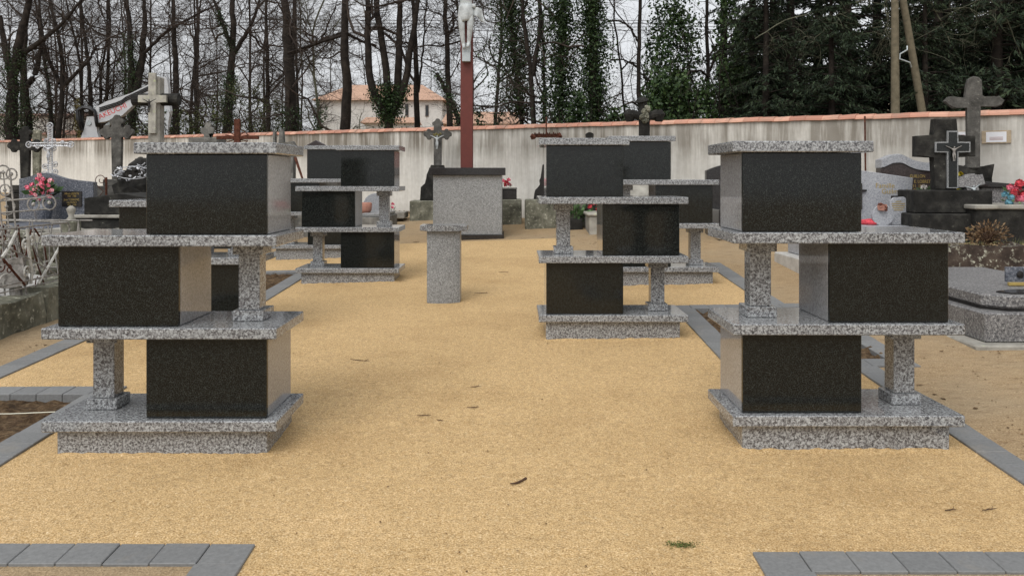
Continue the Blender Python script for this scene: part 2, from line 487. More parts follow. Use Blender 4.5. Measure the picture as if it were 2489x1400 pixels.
# ------------------------------------------------------------------ ground, gravel, beds, paver borders
GY0, GY1 = 2.97, 12.78
def gravel_x(y):
    l = (-2.52 if y < 5.11 else -3.46 if y < 7.69 else -2.52 if y < 10.13 else -3.46)
    r = (2.38 if y < 5.63 else 1.55 if y < 7.47 else 2.40 if y < 9.97 else 0.69)
    return l, r
BEDS = [(-3.46, -2.52, 3.07, 5.11), (-3.46, -2.52, 7.69, 10.13), (1.55, 2.68, 5.63, 7.47)]
def in_bed(x, y): return any(a < x < b and c < y < d for a, b, c, d in BEDS)
def in_gravel(x, y):
    if y < GY0 + 0.05: return -1.07 < x < 0.99 and y > -4
    if y > GY1: return False
    l, r = gravel_x(y)
    return l < x < r
def lines(a, b, step, extra):
    s = list(np.arange(a, b, step)) + [b] + extra
    s = sorted(set(round(float(t), 4) for t in s))
    out = [s[0]]
    for t in s[1:]:
        if t - out[-1] > 0.004: out.append(t)
        elif t in [round(e, 4) for e in extra]: out[-1] = t
    return out
XS = lines(-5, 5, 0.25, [-3.46, -2.52, -1.07, 0.69, 0.99, 1.55, 2.38, 2.40, 2.68])
XS = [-700, -200, -80, -45, -30, -22, -16, -12, -9, -7, -6] + XS + [6, 7, 9, 12, 16, 22, 30, 45, 80, 200, 700]
YS = lines(0, 20, 0.25, [GY0 + .05, 3.07, 5.11, 5.63, 7.47, 7.69, 9.97, 10.13, GY1])
YS = [-60, -20, -8, -3] + YS + [22, 25, 28, 32, 36, 40, 50, 70, 90, 150, 300, 800]
def sheet(name, pred, mat, dz):
    mb = MB(); idx = {}
    def vid(i, j):
        if (i, j) not in idx:
            idx[(i, j)] = len(mb.v)
            mb.v.append((XS[i], YS[j], G(XS[i], YS[j]) + dz))
        return idx[(i, j)]
    for i in range(len(XS)-1):
        for j in range(len(YS)-1):
            if pred((XS[i]+XS[i+1])/2, (YS[j]+YS[j+1])/2):
                mb.f.append((vid(i, j), vid(i+1, j), vid(i+1, j+1), vid(i, j+1))); mb.mi.append(0)
    o = mb.build(name, mat, smooth=True)
    return tag(o, kind='structure')
sheet('ground', lambda x, y: True, M['soil'], -0.075)
sheet('sand_path', lambda x, y: not in_bed(x, y) and not in_gravel(x, y), M['sand'], 0.0)
sheet('gravel_path', in_gravel, M['gravel'], 0.0)

rs = random.Random(5)
def bed_mesh(a, b, c, d):
    n = 0.055; nx = int((b-a)/n); ny = int((d-c)/n)
    mb = MB()
    for j in range(ny+1):
        for i in range(nx+1):
            x = a+(b-a)*i/nx; y = c+(d-c)*j/ny
            z = G(x, y) - 0.024 + rs.gauss(0, 0.008) + 0.014*math.sin(x*7+y*3)*math.sin(y*5-x*2) + (0.03 if rs.random() < .05 else 0)
            mb.v.append((x, y, z))
    for j in range(ny):
        for i in range(nx):
            q = j*(nx+1)+i; mb.f.append((q, q+1, q+nx+2, q+nx+1)); mb.mi.append(0)
    o = mb.build('soil_bed', M['soil'], smooth=False)
    tag(o, kind='structure')
for bd in BEDS: bed_mesh(*bd)

def kerb(x0, x1, y0, y1):
    """one run of square concrete pavers filling the rectangle"""
    mb = MB(); along_x = (x1-x0) > (y1-y0)
    L = (x1-x0) if along_x else (y1-y0)
    n = max(1, round(L/0.168)); st = L/n
    for i in range(n):
        g = 0.0015
        if along_x: a, b, c, d = x0+i*st+g, x0+(i+1)*st-g, y0, y1
        else: a, b, c, d = x0, x1, y0+i*st+g, y0+(i+1)*st-g
        bm = bmesh.new(); bmesh.ops.create_cube(bm, size=1)
        j = rs.uniform(-.002, .002)
        for w in bm.verts:
            x = (a+b)/2+w.co.x*(b-a); y = (c+d)/2+w.co.y*(d-c)
            w.co = Vector((x, y, G(x, y)+(0.012+j if w.co.z > 0 else -0.07)))
        bmesh.ops.bevel(bm, geom=list(bm.edges), offset=0.003, segments=1, affect='EDGES')
        mb.bm(bm)
    return tag(mb.build('kerb', M['paver']), kind='structure')
for r_ in [(-2.61,-2.43,3.145,5.03), (-3.55,-2.43,5.03,5.2), (-3.55,-3.37,5.2,7.6), (-3.55,-2.43,7.6,7.77), (-2.61,-2.43,7.77,10.05),
           (-3.55,-2.43,10.05,10.22), (-3.55,-3.37,10.22,12.7), (-3.55,-3.37,3.145,5.03), (-3.55,-3.37,7.77,10.05),
           (2.30,2.46,3.085,5.55), (1.46,2.76,5.55,5.72), (1.46,1.64,5.72,7.4), (1.46,2.76,7.4,7.55), (2.6,2.76,5.72,7.4),
           (2.32,2.50,7.55,9.9),
           (-3.55,-0.98,2.995,3.145), (-1.155,-0.98,1.0,2.995), (0.90,2.46,2.94,3.085), (0.90,1.08,1.0,2.94)]:
    kerb(*r_)

# ------------------------------------------------------------------ columbarium blocks
W_, D_, T_, HL, PH = 1.15, 0.53, 0.0553, 0.453, 0.13
def make_columbarium(s, label):
    """s=+1: lower and upper niche on the right, s=-1: mirrored"""
    root = empty('columbarium', (0, 0, 0), label, 'columbarium', 'stacked granite columbarium blocks')
    def bx(x0, x1): return (x0, x1) if s > 0 else (-x1, -x0)
    GR, BL = M['pale_granite'], M['black_granite']
    MB().box(-W_/2+.0576, W_/2-.0576, .041, D_-.03, -.12, PH-.0015, .004).build('plinth', GR, root)
    for i in range(3):
        z = PH+i*HL
        MB().box(-W_/2, W_/2, 0, D_, z, z+T_, .005).build('slab', GR, root)
        lo, hi = bx(-.0795, .5145) if i != 1 else bx(-.5145, .0795)
        za, zb = z+T_+.001, z+HL-.0015
        n = MB().box(lo, hi, .071, .49, za, zb, .003).build('niche', M['polished_granite'], root)
        MB().box(lo-.0005, hi+.0005, .045, .0705, za+.001, zb-.001, .003).build('door', BL, n)
    z = PH+3*HL
    lo, hi = bx(W_/2-.698, W_/2)
    MB().box(lo, hi, 0, D_, z, z+T_, .005).build('cap_slab', GR, root)
    for i in range(2):
        z = PH+i*HL+T_
        cx = (-.377 if i == 0 else .372) * s
        cy = .275
        p = MB().box(cx-.0545, cx+.0545, cy-.0545, cy+.0545, z+.0555, z+HL-T_-.0565, .003).build('pillar', GR, root)
        MB().box(cx-.078, cx+.078, cy-.078, cy+.078, z+.001, z+.055, .003).build('pillar_base', GR, p)
        MB().box(cx-.078, cx+.078, cy-.078, cy+.078, z+HL-T_-.056, z+HL-T_-.002, .003).build('pillar_capital', GR, p)
    return root
cl = make_columbarium(1, 'granite columbarium nearest on the left, beside the dug soil bed')
cr = make_columbarium(-1, 'granite columbarium nearest on the right, beside the wide grey granite tomb')
def put(o, x, y, z): o.location = (x, y, z)
put(cl, -1.725, 4.014, -1.365); put(cr, 1.669, 4.071, -1.355)
for src, (x, y, z), lab in [
        (cl, (-2.602, 6.481, -1.257), 'granite columbarium mostly hidden behind the nearest left one'),
        (cl, (-1.824, 9.099, -1.17), 'granite columbarium between the nearest left one and the calvary pedestal'),
        (cl, (-2.726, 11.256, -1.084), 'granite columbarium farthest back on the left, half hidden behind another'),
        (cr, (0.78, 6.315, -1.228), 'granite columbarium right of the stone lectern, in front of another'),
        (cr, (1.577, 8.536, -1.096), 'granite columbarium farthest back on the right, partly hidden')]:
    c = copy_tree(src); put(c, x, y, z); c['label'] = lab

# gravel washed up against the plinths
dm = MB(); rd = random.Random(91)
for (x, y, z) in [(-1.725, 4.014, -1.365), (1.669, 4.071, -1.355), (-2.602, 6.481, -1.257), (-1.824, 9.099, -1.17), (-2.726, 11.256, -1.084), (0.78, 6.315, -1.228), (1.577, 8.536, -1.096)]:
    xa, xb, ya, yb = x-W_/2+.0576, x+W_/2-.0576, y+.041, y+D_-.03
    per = []
    n1, n2_ = 60, 24
    per += [(xa+(xb-xa)*i/n1, ya, 0, -1) for i in range(n1)] + [(xb, ya+(yb-ya)*i/n2_, 1, 0) for i in range(n2_)]
    per += [(xb-(xb-xa)*i/n1, yb, 0, 1) for i in range(n1)] + [(xa, yb-(yb-ya)*i/n2_, -1, 0) for i in range(n2_)]
    o0 = len(dm.v); hcur = .01
    for (a, b, nx_, ny_) in per:
        hcur = clamp(hcur*.6+rd.uniform(.0, .014)*.55, .002, .02)
        w_ = rd.uniform(.03, .075)
        dm.v.append((a-nx_*.002, b-ny_*.002, G(a, b)+hcur)); dm.v.append((a+nx_*w_*.4, b+ny_*w_*.4, G(a, b)+hcur*.45)); dm.v.append((a+nx_*w_, b+ny_*w_, G(a+nx_*w_, b+ny_*w_)-.002))
    n = len(per)
    for i in range(n):
        j = (i+1) % n
        for c in (0, 1):
            dm.f.append((o0+i*3+c, o0+i*3+c+1, o0+j*3+c+1, o0+j*3+c)); dm.mi.append(0)
tag(dm.build('gravel', M['gravel'], smooth=True), kind='structure')

# ------------------------------------------------------------------ lectern
lx, ly = -0.658, 7.86
lz = G(lx, ly)
root = empty('lectern', (lx, ly, lz), 'short grey granite lectern with a curved top on the gravel', 'lectern')
def dshape(w, d, bulge, n=12):
    o = [(w/2, d), (-w/2, d)]
    for i in range(n+1):
        t = i/n; x = -w/2+w*t
        o.append((x, bulge*(1-(1-(2*t-1)**2)**0.8) if bulge else 0))
    return o
MB().plan(dshape(.318, .24, .04), -.06, .69, .003).build('body', M['grey_granite'], root)
MB().plan([(x, y-.05) for x, y in dshape(.452, .34, .085)], .691, .745, .004).build('table_top', M['pale_granite'], root)

# ------------------------------------------------------------------ calvary
cx, cy = -0.703, 12.95
cz = G(cx, cy)
cal = empty('calvary', (cx, cy, cz), 'tall red crucifix on a grey granite pedestal in the middle', 'calvary')
zt = 0.18 - cz
MB().box(-.575, .575, 0, 1.1, -.1, .082, .004).build('base_plate', M['dark_polished'], cal)
MB().prism([(-.543, .0825), (.543, .0825), (.541, zt-.117), (-.541, zt-.117)], .03, 1.06, .003).build('pedestal', M['grey_granite'], cal)
MB().box(-.6, .6, -.03, 1.12, zt-.116, zt, .004).build('top_plate', M['dark_polished'], cal)
px = -0.035
MB().box(px-.1, px+.1, .42, .6, zt+.001, 4.65-cz, .008).box(px-.98, px+.98, .43, .59, 3.42-cz, 3.6-cz, .008).build('cross', M['red_paint'], cal)
# foot block
zb = WZ(152, 13.35)-cz
MB().box(px-.066, px+.066, .3, .42, zb, zb+.155, .004).build('foot_block', M['galvanised'], cal)
MB().box(px-.071, px+.071, .37, .42, zb+.16, zb+.31, .004).build('foot_plate', M['white_statue'], cal)

def skin_obj(name, pts, edges, radii, mat, parent, sub=2, root_i=0):
    me = bpy.data.meshes.new(name)
    me.from_pydata([tuple(p) for p in pts], edges, [])
    o = link(name, me)
    md = o.modifiers.new('skin', 'SKIN'); md.use_smooth_shade = True
    for i, r in enumerate(radii):
        d = me.skin_vertices[0].data[i]
        d.radius = (r, r) if not hasattr(r, '__len__') else r
        d.use_root = (i == root_i)
    ms = o.modifiers.new('sub', 'SUBSURF'); ms.levels = sub; ms.render_levels = sub
    bpy.context.view_layer.update()
    dg = bpy.context.evaluated_depsgraph_get()
    m2 = bpy.data.meshes.new_from_object(o.evaluated_get(dg))
    bpy.data.objects.remove(o); bpy.data.meshes.remove(me)
    m2.materials.clear(); m2.materials.append(mat)
    return link(name, m2, parent)

def corpus(parent, cx, cy, zfoot, h, mat, name='figure', sub=2, arms_up=0.18):
    """crucified figure of height h, feet at zfoot, facing -y"""
    k = h/1.5
    def q(x, y, z):
        if z > .5: z -= .08
        return (cx+x*k, cy+y*k, zfoot+z*k)
    pts = [q(0,0,.78), q(.0,-.02,.92), q(.0,-.05,1.06), q(0,-.04,1.17), q(0,-.05,1.235), q(.02,-.085,1.33), q(.025,-.1,1.40),
           q(-.075,-.02,.72), q(-.075,-.085,.40), q(-.045,-.03,.1), q(-.03,-.1,.03),
           q(.075,-.02,.72), q(.075,-.095,.41), q(.045,-.05,.12), q(.03,-.13,.045),
           q(-.15,-.02,1.185), q(-.36,.0,1.22+arms_up*.5), q(-.58,.03,1.24+arms_up), q(-.67,.03,1.27+arms_up),
           q(.15,-.02,1.185), q(.36,.0,1.22+arms_up*.5), q(.58,.03,1.24+arms_up), q(.67,.03,1.27+arms_up)]
    edges = [(0,1),(1,2),(2,3),(3,4),(4,5),(5,6),(0,7),(7,8),(8,9),(9,10),(0,11),(11,12),(12,13),(13,14),
             (3,15),(15,16),(16,17),(17,18),(3,19),(19,20),(20,21),(21,22)]
    rad = [(.108,.085),(.1,.078),(.13,.092),(.12,.08),(.045,.045),(.075,.08),(.055,.06),
           .082,.056,.034,.026,.082,.056,.034,.026,.055,.04,.028,.03,.055,.04,.028,.03]
    rad = [tuple(a*k for a in r) if hasattr(r, '__len__') else r*k for r in rad]
    f = skin_obj(name, pts, edges, rad, mat, parent, sub, 0)
    return f, q, k
fz = zb + .17
fig, q, kk = corpus(cal, px, .32, fz, 1.40, M['white_statue'])
# face, hair, beard, fingers kept as children of the figure
h = MB()
c0 = q(.025, -.165, 1.355)
h.tube([q(.022,-.172,1.36), q(.022,-.195,1.335)], [.012*kk, .018*kk], 5)
h.build('nose', M['white_statue'], fig)
hb = MB(); rr = random.Random(3)
for i in range(16):
    a = R(200)*(i/15)-R(10)
    x0, y0 = .085*math.cos(a), .075*math.sin(a)
    hb.tube([q(.022+x0*.5, -.085+y0*.6, 1.425), q(.022+x0, -.085+y0, 1.36), q(.02+x0*1.15, -.07+y0, 1.26), q(.015+x0*1.2, -.06+y0, 1.19)], [.02*kk, .026*kk, .022*kk, .008*kk], 5)
hb.build('hair', M['white_statue'], fig)
hd = MB()
for sx in (-1, 1):
    for i in range(4):
        b0 = Vector(q(sx*(.66), .02, 1.445)); dx = sx*(.035+.012*(1-abs(i-1.5)/2))*kk
        hd.tube([b0+Vector((sx*.01*kk, 0, (i-1.5)*.018*kk)), b0+Vector((sx*.03*kk+dx*.6, -.015, (i-1.5)*.02*kk+.01)), b0+Vector((sx*.03*kk+dx, -.035, (i-1.5)*.018*kk))], [.009*kk, .008*kk, .006*kk], 5)
hd.build('fingers', M['white_statue'], fig)
# loincloth: wrap of folds and a loose end blowing to the right
lc = MB(); rr = random.Random(8)
N = 28
rings = []
for zi, (zz, rx, ry) in enumerate([(.86,.112,.098),(.82,.12,.105),(.77,.126,.112),(.71,.13,.116),(.66,.128,.112),(.625,.118,.1)]):
    ring = []
    for i in range(N):
        a = 2*math.pi*i/N
        f_ = 1+.05*math.sin(5*a+zi*.9)+rr.uniform(-.025, .025)
        drop = .05*max(0, math.cos(a+math.pi/2))*(zi/5.0)*-1.0
        ring.append(q(rx*f_*math.cos(a), -.02+ry*f_*math.sin(a), zz+.012*math.sin(3*a+zi)+drop))
    rings.append(ring)
vs = [p for r_ in rings for p in r_]; fs = []
for i in range(len(rings)-1):
    for j in range(N):
        fs.append((i*N+j, i*N+(j+1) % N, (i+1)*N+(j+1) % N, (i+1)*N+j))
lc.add(vs, fs)
# knotted end: a broad folded flap hanging out to the right
fl = []
nu, nv = 9, 11
for i in range(nu):
    for j in range(nv):
        s_ = i/(nu-1); t_ = j/(nv-1)
        x = .10+.17*s_*(1-.45*t_)+.10*t_*(.4+s_); z = .84-.05*s_-(.16+.10*s_)*t_
        y = -.06+.05*math.sin(s_*8+t_*3)*(.4+t_)-.02*t_
        fl.append(q(x, y, z))
fs = [(i*nv+j, (i+1)*nv+j, (i+1)*nv+j+1, i*nv+j+1) for i in range(nu-1) for j in range(nv-1)]
lc.add(fl, fs); lc.blob(q(.13,-.07,.84), .04*kk, 2, .15, rr)
o = lc.build('loincloth', M['white_statue'], fig, smooth=True)
sm = o.modifiers.new('thick', 'SOLIDIFY'); sm.thickness = .012

# ------------------------------------------------------------------ boundary wall
WA, WB = Vector((6.6, 10.6)), Vector((-18.0, 30.0))
wd = (WB-WA).normalized(); wn = Vector((-wd.y, wd.x))      # wn points to the cemetery side or away
if wn.y > 0: wn = -wn
def wall_pt(t): return WA + wd*t
WLEN = (WB-WA).length
def wall_top(t): return .906 + (1.44-.906)*t/WLEN - .06
def wall_Y(u):
    c = (u-CU)/F
    t = (WA.x - c*WA.y)/(c*wd.y - wd.x)
    return WA.y + wd.y*t, t
root = empty('boundary_wall', (WA.x, WA.y, 0), 'long pale rendered cemetery wall with streaky stains and orange tiles', 'wall')
T0, T1, TH = -14.0, WLEN+16.0, 0.26
vs, fs, bel = [], [], []
ns = 60
for i in range(ns+1):
    t = T0+(T1-T0)*i/ns; p = wall_pt(t)-WA
    zb_ = G(*(wall_pt(t)))-.25; zt_ = wall_top(t)
    for (dn, z) in ((0, zb_), (0, zt_-.9), (0, zt_), (1, zt_), (1, zb_)):
        vs.append((p.x-wn.x*TH*dn, p.y-wn.y*TH*dn, z)); bel.append(zt_-z)
for i in range(ns):
    for j in range(4):
        a = i*5+j; fs.append((a, a+1, a+6, a+5))
me = bpy.data.meshes.new('wall'); me.from_pydata(vs, [], fs); me.materials.append(M['wall_render'])
at = me.attributes.new('below', 'FLOAT', 'POINT'); at.data.foreach_set('value', [b/1.9 for b in bel])
bm = bmesh.new(); bm.from_mesh(me); bmesh.ops.recalc_face_normals(bm, faces=bm.faces); bm.to_mesh(me); bm.free()
link('wall', me, root)
mb = MB(); t = T0
ti = 0
while t < T1:
    L = .24
    # each tile: a shallow arch laid along the wall, slightly conical so it overlaps the next
    prof = []
    for e, rr_ in ((0, 1.0), (1, .93)):
        tt = t + (L+.02)*e
        c = wall_pt(tt)-WA
        z0 = wall_top(tt)-.015 + rs.uniform(-.006, .006)
        for kq in range(9):
            a = math.pi*kq/8
            off = math.cos(a)*.175*rr_; zz = math.sin(a)*.082*rr_
            prof.append((c.x - wn.x*TH/2 + wn.x*off, c.y - wn.y*TH/2 + wn.y*off, z0+zz))
        for kq in range(9):
            a = math.pi*kq/8
            off = math.cos(a)*.158*rr_; zz = math.sin(a)*.068*rr_-.006
            prof.append((c.x - wn.x*TH/2 + wn.x*off, c.y - wn.y*TH/2 + wn.y*off, z0+zz))
    f = []
    for kq in range(8):
        f.append((kq, kq+1, 18+kq+1, 18+kq)); f.append((9+kq+1, 9+kq, 27+kq, 27+kq+1))
        f.append((kq, 9+kq, 9+kq+1, kq+1)); f.append((18+kq, 18+kq+1, 27+kq+1, 27+kq))
    f.append((0, 18, 27, 9)); f.append((8, 17, 35, 26))
    mb.add(prof, f)
    t += L; ti += 1
mb.build('tile_coping', M['tile'], root)

# paper notices and leaning rod on the wall
def on_wall(u, v, off=0.02):
    y, t = wall_Y(u)
    p = wall_pt(t)+wn*off
    yy = p.y
    return Vector((p.x, p.y, WZ(v, yy))), t
wall_rz = math.atan2(-wd.y, -wd.x)
for (u0, u1, v0, v1, lab, bw) in [(2406, 2438, 321, 346, 'white paper notice on a wooden board, right of the tall stone cross', 1),
                                   (2318, 2346, 321, 336, 'white paper notice half hidden between two stone crosses', 1)]:
    c, t = on_wall((u0+u1)/2, (v0+v1)/2, .012)
    y = c.y; w = (u1-u0)/F*y*1.35; hgt = (v1-v0)/F*y
    r_ = empty('paper_notice', c, lab, 'notice', None, wall_rz)
    MB().box(-w*.72, w*.72, -.006, .01, -hgt*.62, hgt*.62, .002).build('board', M['wall_render'] if False else M['wood_board'], r_)
    MB().box(-w*.5, w*.5, -.0095, -.0065, -hgt*.5, hgt*.5).build('paper', M['paper'], r_)
    ln = MB()
    for i in range(3): ln.box(-w*.33, w*.33, -.0125, -.0105, -hgt*(.02+.12*i)-.004, -hgt*(.02+.12*i)+.002)
    ln.build('print', M['faint_ink'], r_)
a, _ = on_wall(2105, 283, .06); b, _ = on_wall(2120, 420, .3)
b = Vector((b.x, b.y, G(b.x, b.y)))
o = MB().tube([a, b], .012, 6).build('iron_rod', M['rust']); tag(o, 'thin rusty iron rod leaning against the wall', 'rod')

# ------------------------------------------------------------------ gravestone helpers
def arc(cx, cz, r, a0, a1, n=6):
    return [(cx+r*math.cos(R(a0+(a1-a0)*i/n)), cz+r*math.sin(R(a0+(a1-a0)*i/n))) for i in range(n+1)]
def cross_outline(w, arm, z_arm, z_top, z_bot=0.0, end='flat', wb=None):
    """w half width, arm half span, heights above the foot"""
    wb = wb or w
    def endcap(L):
        # profile of an arm pointing along +x from x=w .. L, half width w: list from lower side to upper side
        if end == 'flat': return [(L, -w), (L, w)]
        if end == 'flare': return [(L-.5*w, -w), (L-.1*w, -1.35*w), (L+.25*w, -w*.6), (L+.25*w, w*.6), (L-.1*w, 1.35*w), (L-.5*w, w)]
        if end == 'round': return [(L-w*1.3, -w)] + arc(L-w*1.25, 0, w*1.45, -50, 50, 8) + [(L-w*1.3, w)]
        if end == 'trefoil':
            q = min(w*.8, (L-w)/3.4)
            p = [(L-2.7*q, -w*.92)]
            p += arc(L-1.85*q, -1.2*q, .8*q, -165, 20, 6) + arc(L-.9*q, 0, .95*q, -50, 50, 6) + arc(L-1.85*q, 1.2*q, .8*q, -20, 165, 6)
            p += [(L-2.7*q, w*.92)]
            return p
    o = [(-wb, z_bot), (wb, z_bot), (w, z_arm-w)]
    o += [(x, z_arm+z) for x, z in endcap(arm)]
    o += [(w, z_arm+w)]
    o += [(-z, z_arm+x) for x, z in endcap(z_top-z_arm)]
    o += [(-w, z_arm+w)]
    o += [(-x, z_arm-z) for x, z in endcap(arm)]
    o += [(-w, z_arm-w)]
    return o
def ground_at(u, y): return Vector((WX(u, y), y, G(WX(u, y), y)))

def stone_cross(u, y, v_top, v_arm, arm_px, w_px, mat, label, end='flat', base=None, depth=None, base_mat=None, rz=0, name='stone_cross', tilt=0):
    """cross standing on the ground at pixel column u and depth y; base = list of (half width px, v_top) stacked blocks from the ground up"""
    g = ground_at(u, y)
    r_ = empty(name, g, label, 'cross', None, rz)
    s = y/F; z0 = 0.0
    zg = g.z
    if base:
        for i, (hw, vt) in enumerate(base):
            z1 = WZ(vt, y)-zg; hw *= s; dd = min(hw, .28 if i else .38)
            MB().box(-hw, hw, -dd, dd, (z0+.0015) if i else -.15, z1, .012).build('base', M[base_mat or mat], r_); z0 = z1
    d = depth or max(.04, w_px*s*.5)
    ol = cross_outline(w_px*s, arm_px*s, WZ(v_arm, y)-zg, WZ(v_top, y)-zg, z0+.0015 if base else -.1, end)
    o = MB().prism(ol, -d, d, min(.012, d*.25)).build('cross', M[mat], r_)
    if tilt: r_.rotation_euler.y = tilt
    return r_, s, zg, d

def tomb(x0, x1, y0, y1, layers, label, name='tomb', cat='tomb', foot=None):
    """layers: (inset, z0, z1, material, part name)"""
    cx_, cy_ = (x0+x1)/2, (y0+y1)/2
    gz = G(cx_, y0)
    r_ = empty(name, (cx_, y0, gz), label, cat)
    hw = (x1-x0)/2; L = y1-y0
    for ins, za, zb__, m, pn in layers:
        MB().box(-hw+ins, hw-ins, ins, L-ins, za-gz, zb__-gz, .012).build(pn, M[m], r_)
    return r_

# ---- flowers and plants
def petals(mb, c, r, n, rng):
    for i in range(n):
        a = rng.uniform(0, 6.28); e = rng.uniform(-.3, 1.4)
        d = Vector((math.cos(a)*math.cos(e), math.sin(a)*math.cos(e), math.sin(e)))
        t = d.orthogonal().normalized(); b = d.cross(t)
        p = Vector(c)+d*r*.55
        w = r*.55
        mb.add([p+t*w-d*r*.2, p+b*w+d*r*.1, p-t*w+d*r*.3, p-b*w], [(0, 1, 2, 3)])
def leaves(mb, c, spread, n, size, rng, up=.6):
    for i in range(n):
        d = Vector((rng.gauss(0, 1), rng.gauss(0, 1), rng.gauss(up, .7))).normalized()
        p = Vector(c)+Vector((d.x*spread[0], d.y*spread[1], d.z*spread[2]))*rng.uniform(.3, 1)
        t = d.orthogonal().normalized(); t = (Matrix.Rotation(rng.uniform(0, 6.28), 3, d) @ t)
        l = size*rng.uniform(.7, 1.3)
        mb.add([p, p+d*l*.5+t*l*.25, p+d*l, p+d*l*.5-t*l*.25], [(0, 1, 2, 3)])
def bouquet(c, w, hgt, n, bloom_r, petal, label, pot=None, rng=None, leaf='plant_leaf', name='flower_bouquet', nl=60, cols=None):
    rng = rng or random.Random(int(abs(c[0])*1000))
    r_ = empty(name, c, label, 'flowers')
    if pot:
        pm, pr, ph = pot
        MB().lathe([(pr*.7, 0), (pr*.8, ph*.1), (pr, ph*.6), (pr*1.02, ph), (pr*.85, ph), (pr*.8, ph*.9)], k=14).build('pot', M[pm], r_, smooth=True)
        z0 = ph
    else: z0 = 0
    lm = MB(); leaves(lm, (0, 0, z0+hgt*.25), (w*.5, w*.35, hgt*.45), nl, max(.05, hgt*.3), rng)
    lm.build('leaves', M[leaf], r_)
    for i in range(n):
        a = i*2.4; q_ = math.sqrt((i+.5)/n)
        p = (math.cos(a)*q_*w*.5+rng.uniform(-.02, .02), -abs(math.sin(a+1))*w*.25+rng.uniform(-.03, .03), z0+hgt*.55+math.sin(a)*q_*hgt*.45)
        b = MB(); petals(b, p, bloom_r*rng.uniform(.85, 1.15), 16, rng)
        pm_ = cols[i % len(cols)] if cols else petal
        b.build('bloom', M[pm_], r_)
    return r_

# ------------------------------------------------------------------ graves on the left
# fenced old grave in the front left corner
gx0, gx1, gy0, gy1 = -5.7, -4.09, 5.6, 8.3
gz = G(-4.1, 6.5)
fr = empty('fenced_grave', (-4.09, gy0, gz), 'old mossy stone grave with a broken iron fence at the left edge', 'grave')
rg = random.Random(11)
def rough_box(mb, x0, x1, y0, y1, z0, z1, cut=.15, amp=.012):
    bm = bmesh.new(); bmesh.ops.create_cube(bm, size=1)
    for w in bm.verts: w.co = Vector(((x0+x1)/2+w.co.x*(x1-x0), (y0+y1)/2+w.co.y*(y1-y0), (z0+z1)/2+w.co.z*(z1-z0)))
    for ax in range(3):
        L = (x1-x0, y1-y0, z1-z0)[ax]; lo = (x0, y0, z0)[ax]
        for i in range(1, max(2, int(L/cut))):
            n_ = Vector((0, 0, 0)); n_[ax] = 1; c_ = Vector((0, 0, 0)); c_[ax] = lo+L*i/max(2, int(L/cut))
            bmesh.ops.bisect_plane(bm, geom=bm.verts[:]+bm.edges[:]+bm.faces[:], plane_co=c_, plane_no=n_)
    for w in bm.verts: w.co += Vector((rg.gauss(0, amp), rg.gauss(0, amp), rg.gauss(0, amp)))
    mb.bm(bm)
kz = -.96-gz
km = MB()
for y0_, y1_ in ((0, .83), (.845, 1.62), (1.64, 2.7)):
    rough_box(km, -.22, rg.uniform(-.01, .01), y0_, y1_, -.1, kz+rg.uniform(-.03, .01))
rough_box(km, -1.6, -.22, -.0, .2, -.1, kz-.02); rough_box(km, -1.6, -.22, 2.5, 2.7, -.1, kz-.02); rough_box(km, -1.75, -1.55, .2, 2.5, -.1, kz)
km.build('stone_kerb', M['mossy_stone'], fr)
MB().box(-1.54, -.23, .21, 2.49, -.08, kz-.12).build('infill', M['dark_stone'], fr)
zr = -.405-gz; zl = -.868-gz
rails = MB()
xr = -.04
rails.tube([(xr, .5, zr-.005), (xr, 1.2, zr), (xr, 2.05, zr+.005)], .009, 6)
rails.tube([(xr, .5, zl), (xr, 2.4, zl+.01)], .008, 6)
rails.tube([(xr, .5, zl-.05), (xr, 2.4, zl-.05)], .006, 6)
rails.tube([(xr, 2.05, zr+.005), (xr+.01, 2.07, zr-.05), (xr, 2.06, zr-.1)], .008, 6)
rails.tube([(xr-1.5, 2.5, zr-.01), (xr-.7, 2.45, zr), (xr, 2.05, zr+.005)], .008, 6)
rails.build('rail', M['grey_iron'], fr)
def fp(u, v):   # point on the fence plane x=-4.13
    c = (u-CU)/F; y = -4.13/c
    return (xr, y-gy0, WZ(v, y)-gz)
for pts, rad, m in [([(41,562),(22,600),(5,626)], .013, 'white_iron'), ([(66,556),(70,610),(78,660),(75,690)], .012, 'white_iron'), ([(151,590),(122,640),(93,690)], .012, 'white_iron'),
                    ([(8,630),(34,662),(60,692)], .01, 'rust'), ([(0,592),(70,628),(140,668)], .006, 'grey_iron'), ([(84,556),(96,574)], .008, 'rust')]:
    MB().tube([fp(*p) for p in pts], rad, 6).build('bar', M[m], fr)
for (u, v) in [(60, 596), (76, 588), (64, 662), (82, 658)]:
    ctr = Vector(fp(u, v)); pts = []
    for i in range(14):
        a = i*.55; r__ = .045*(1-i/18)
        pts.append(ctr+Vector((0, math.cos(a)*r__, math.sin(a)*r__*1.3)))
    MB().tube(pts, .009, 5).build('scroll', M['white_iron'], fr)
rw = random.Random(44)
iw = MB()
for (x_, y_, ax) in [(xr-1.5, .3, 'y'), (xr-1.5, 2.5, 'x'), (xr-.75, 2.48, 'x')]:
    for i in range(9):
        a = (x_, y_+i*.25) if ax == 'y' else (x_+i*.085, y_)
        lean = rw.uniform(-.12, .12)
        iw.tube([(a[0], a[1], zl-.05), (a[0]+lean*.5, a[1]+rw.uniform(-.03, .03), (zl+zr)/2), (a[0]+lean, a[1], zr+rw.uniform(-.05, .03))], .007, 5)
for z__ in (zl, (zl+zr)/2, zr): iw.tube([(xr-1.5, .3, z__), (xr-1.5, 2.5, z__+.01), (xr, 2.5, z__)], .008, 5)
iw.build('railing', M['grey_iron'], fr)
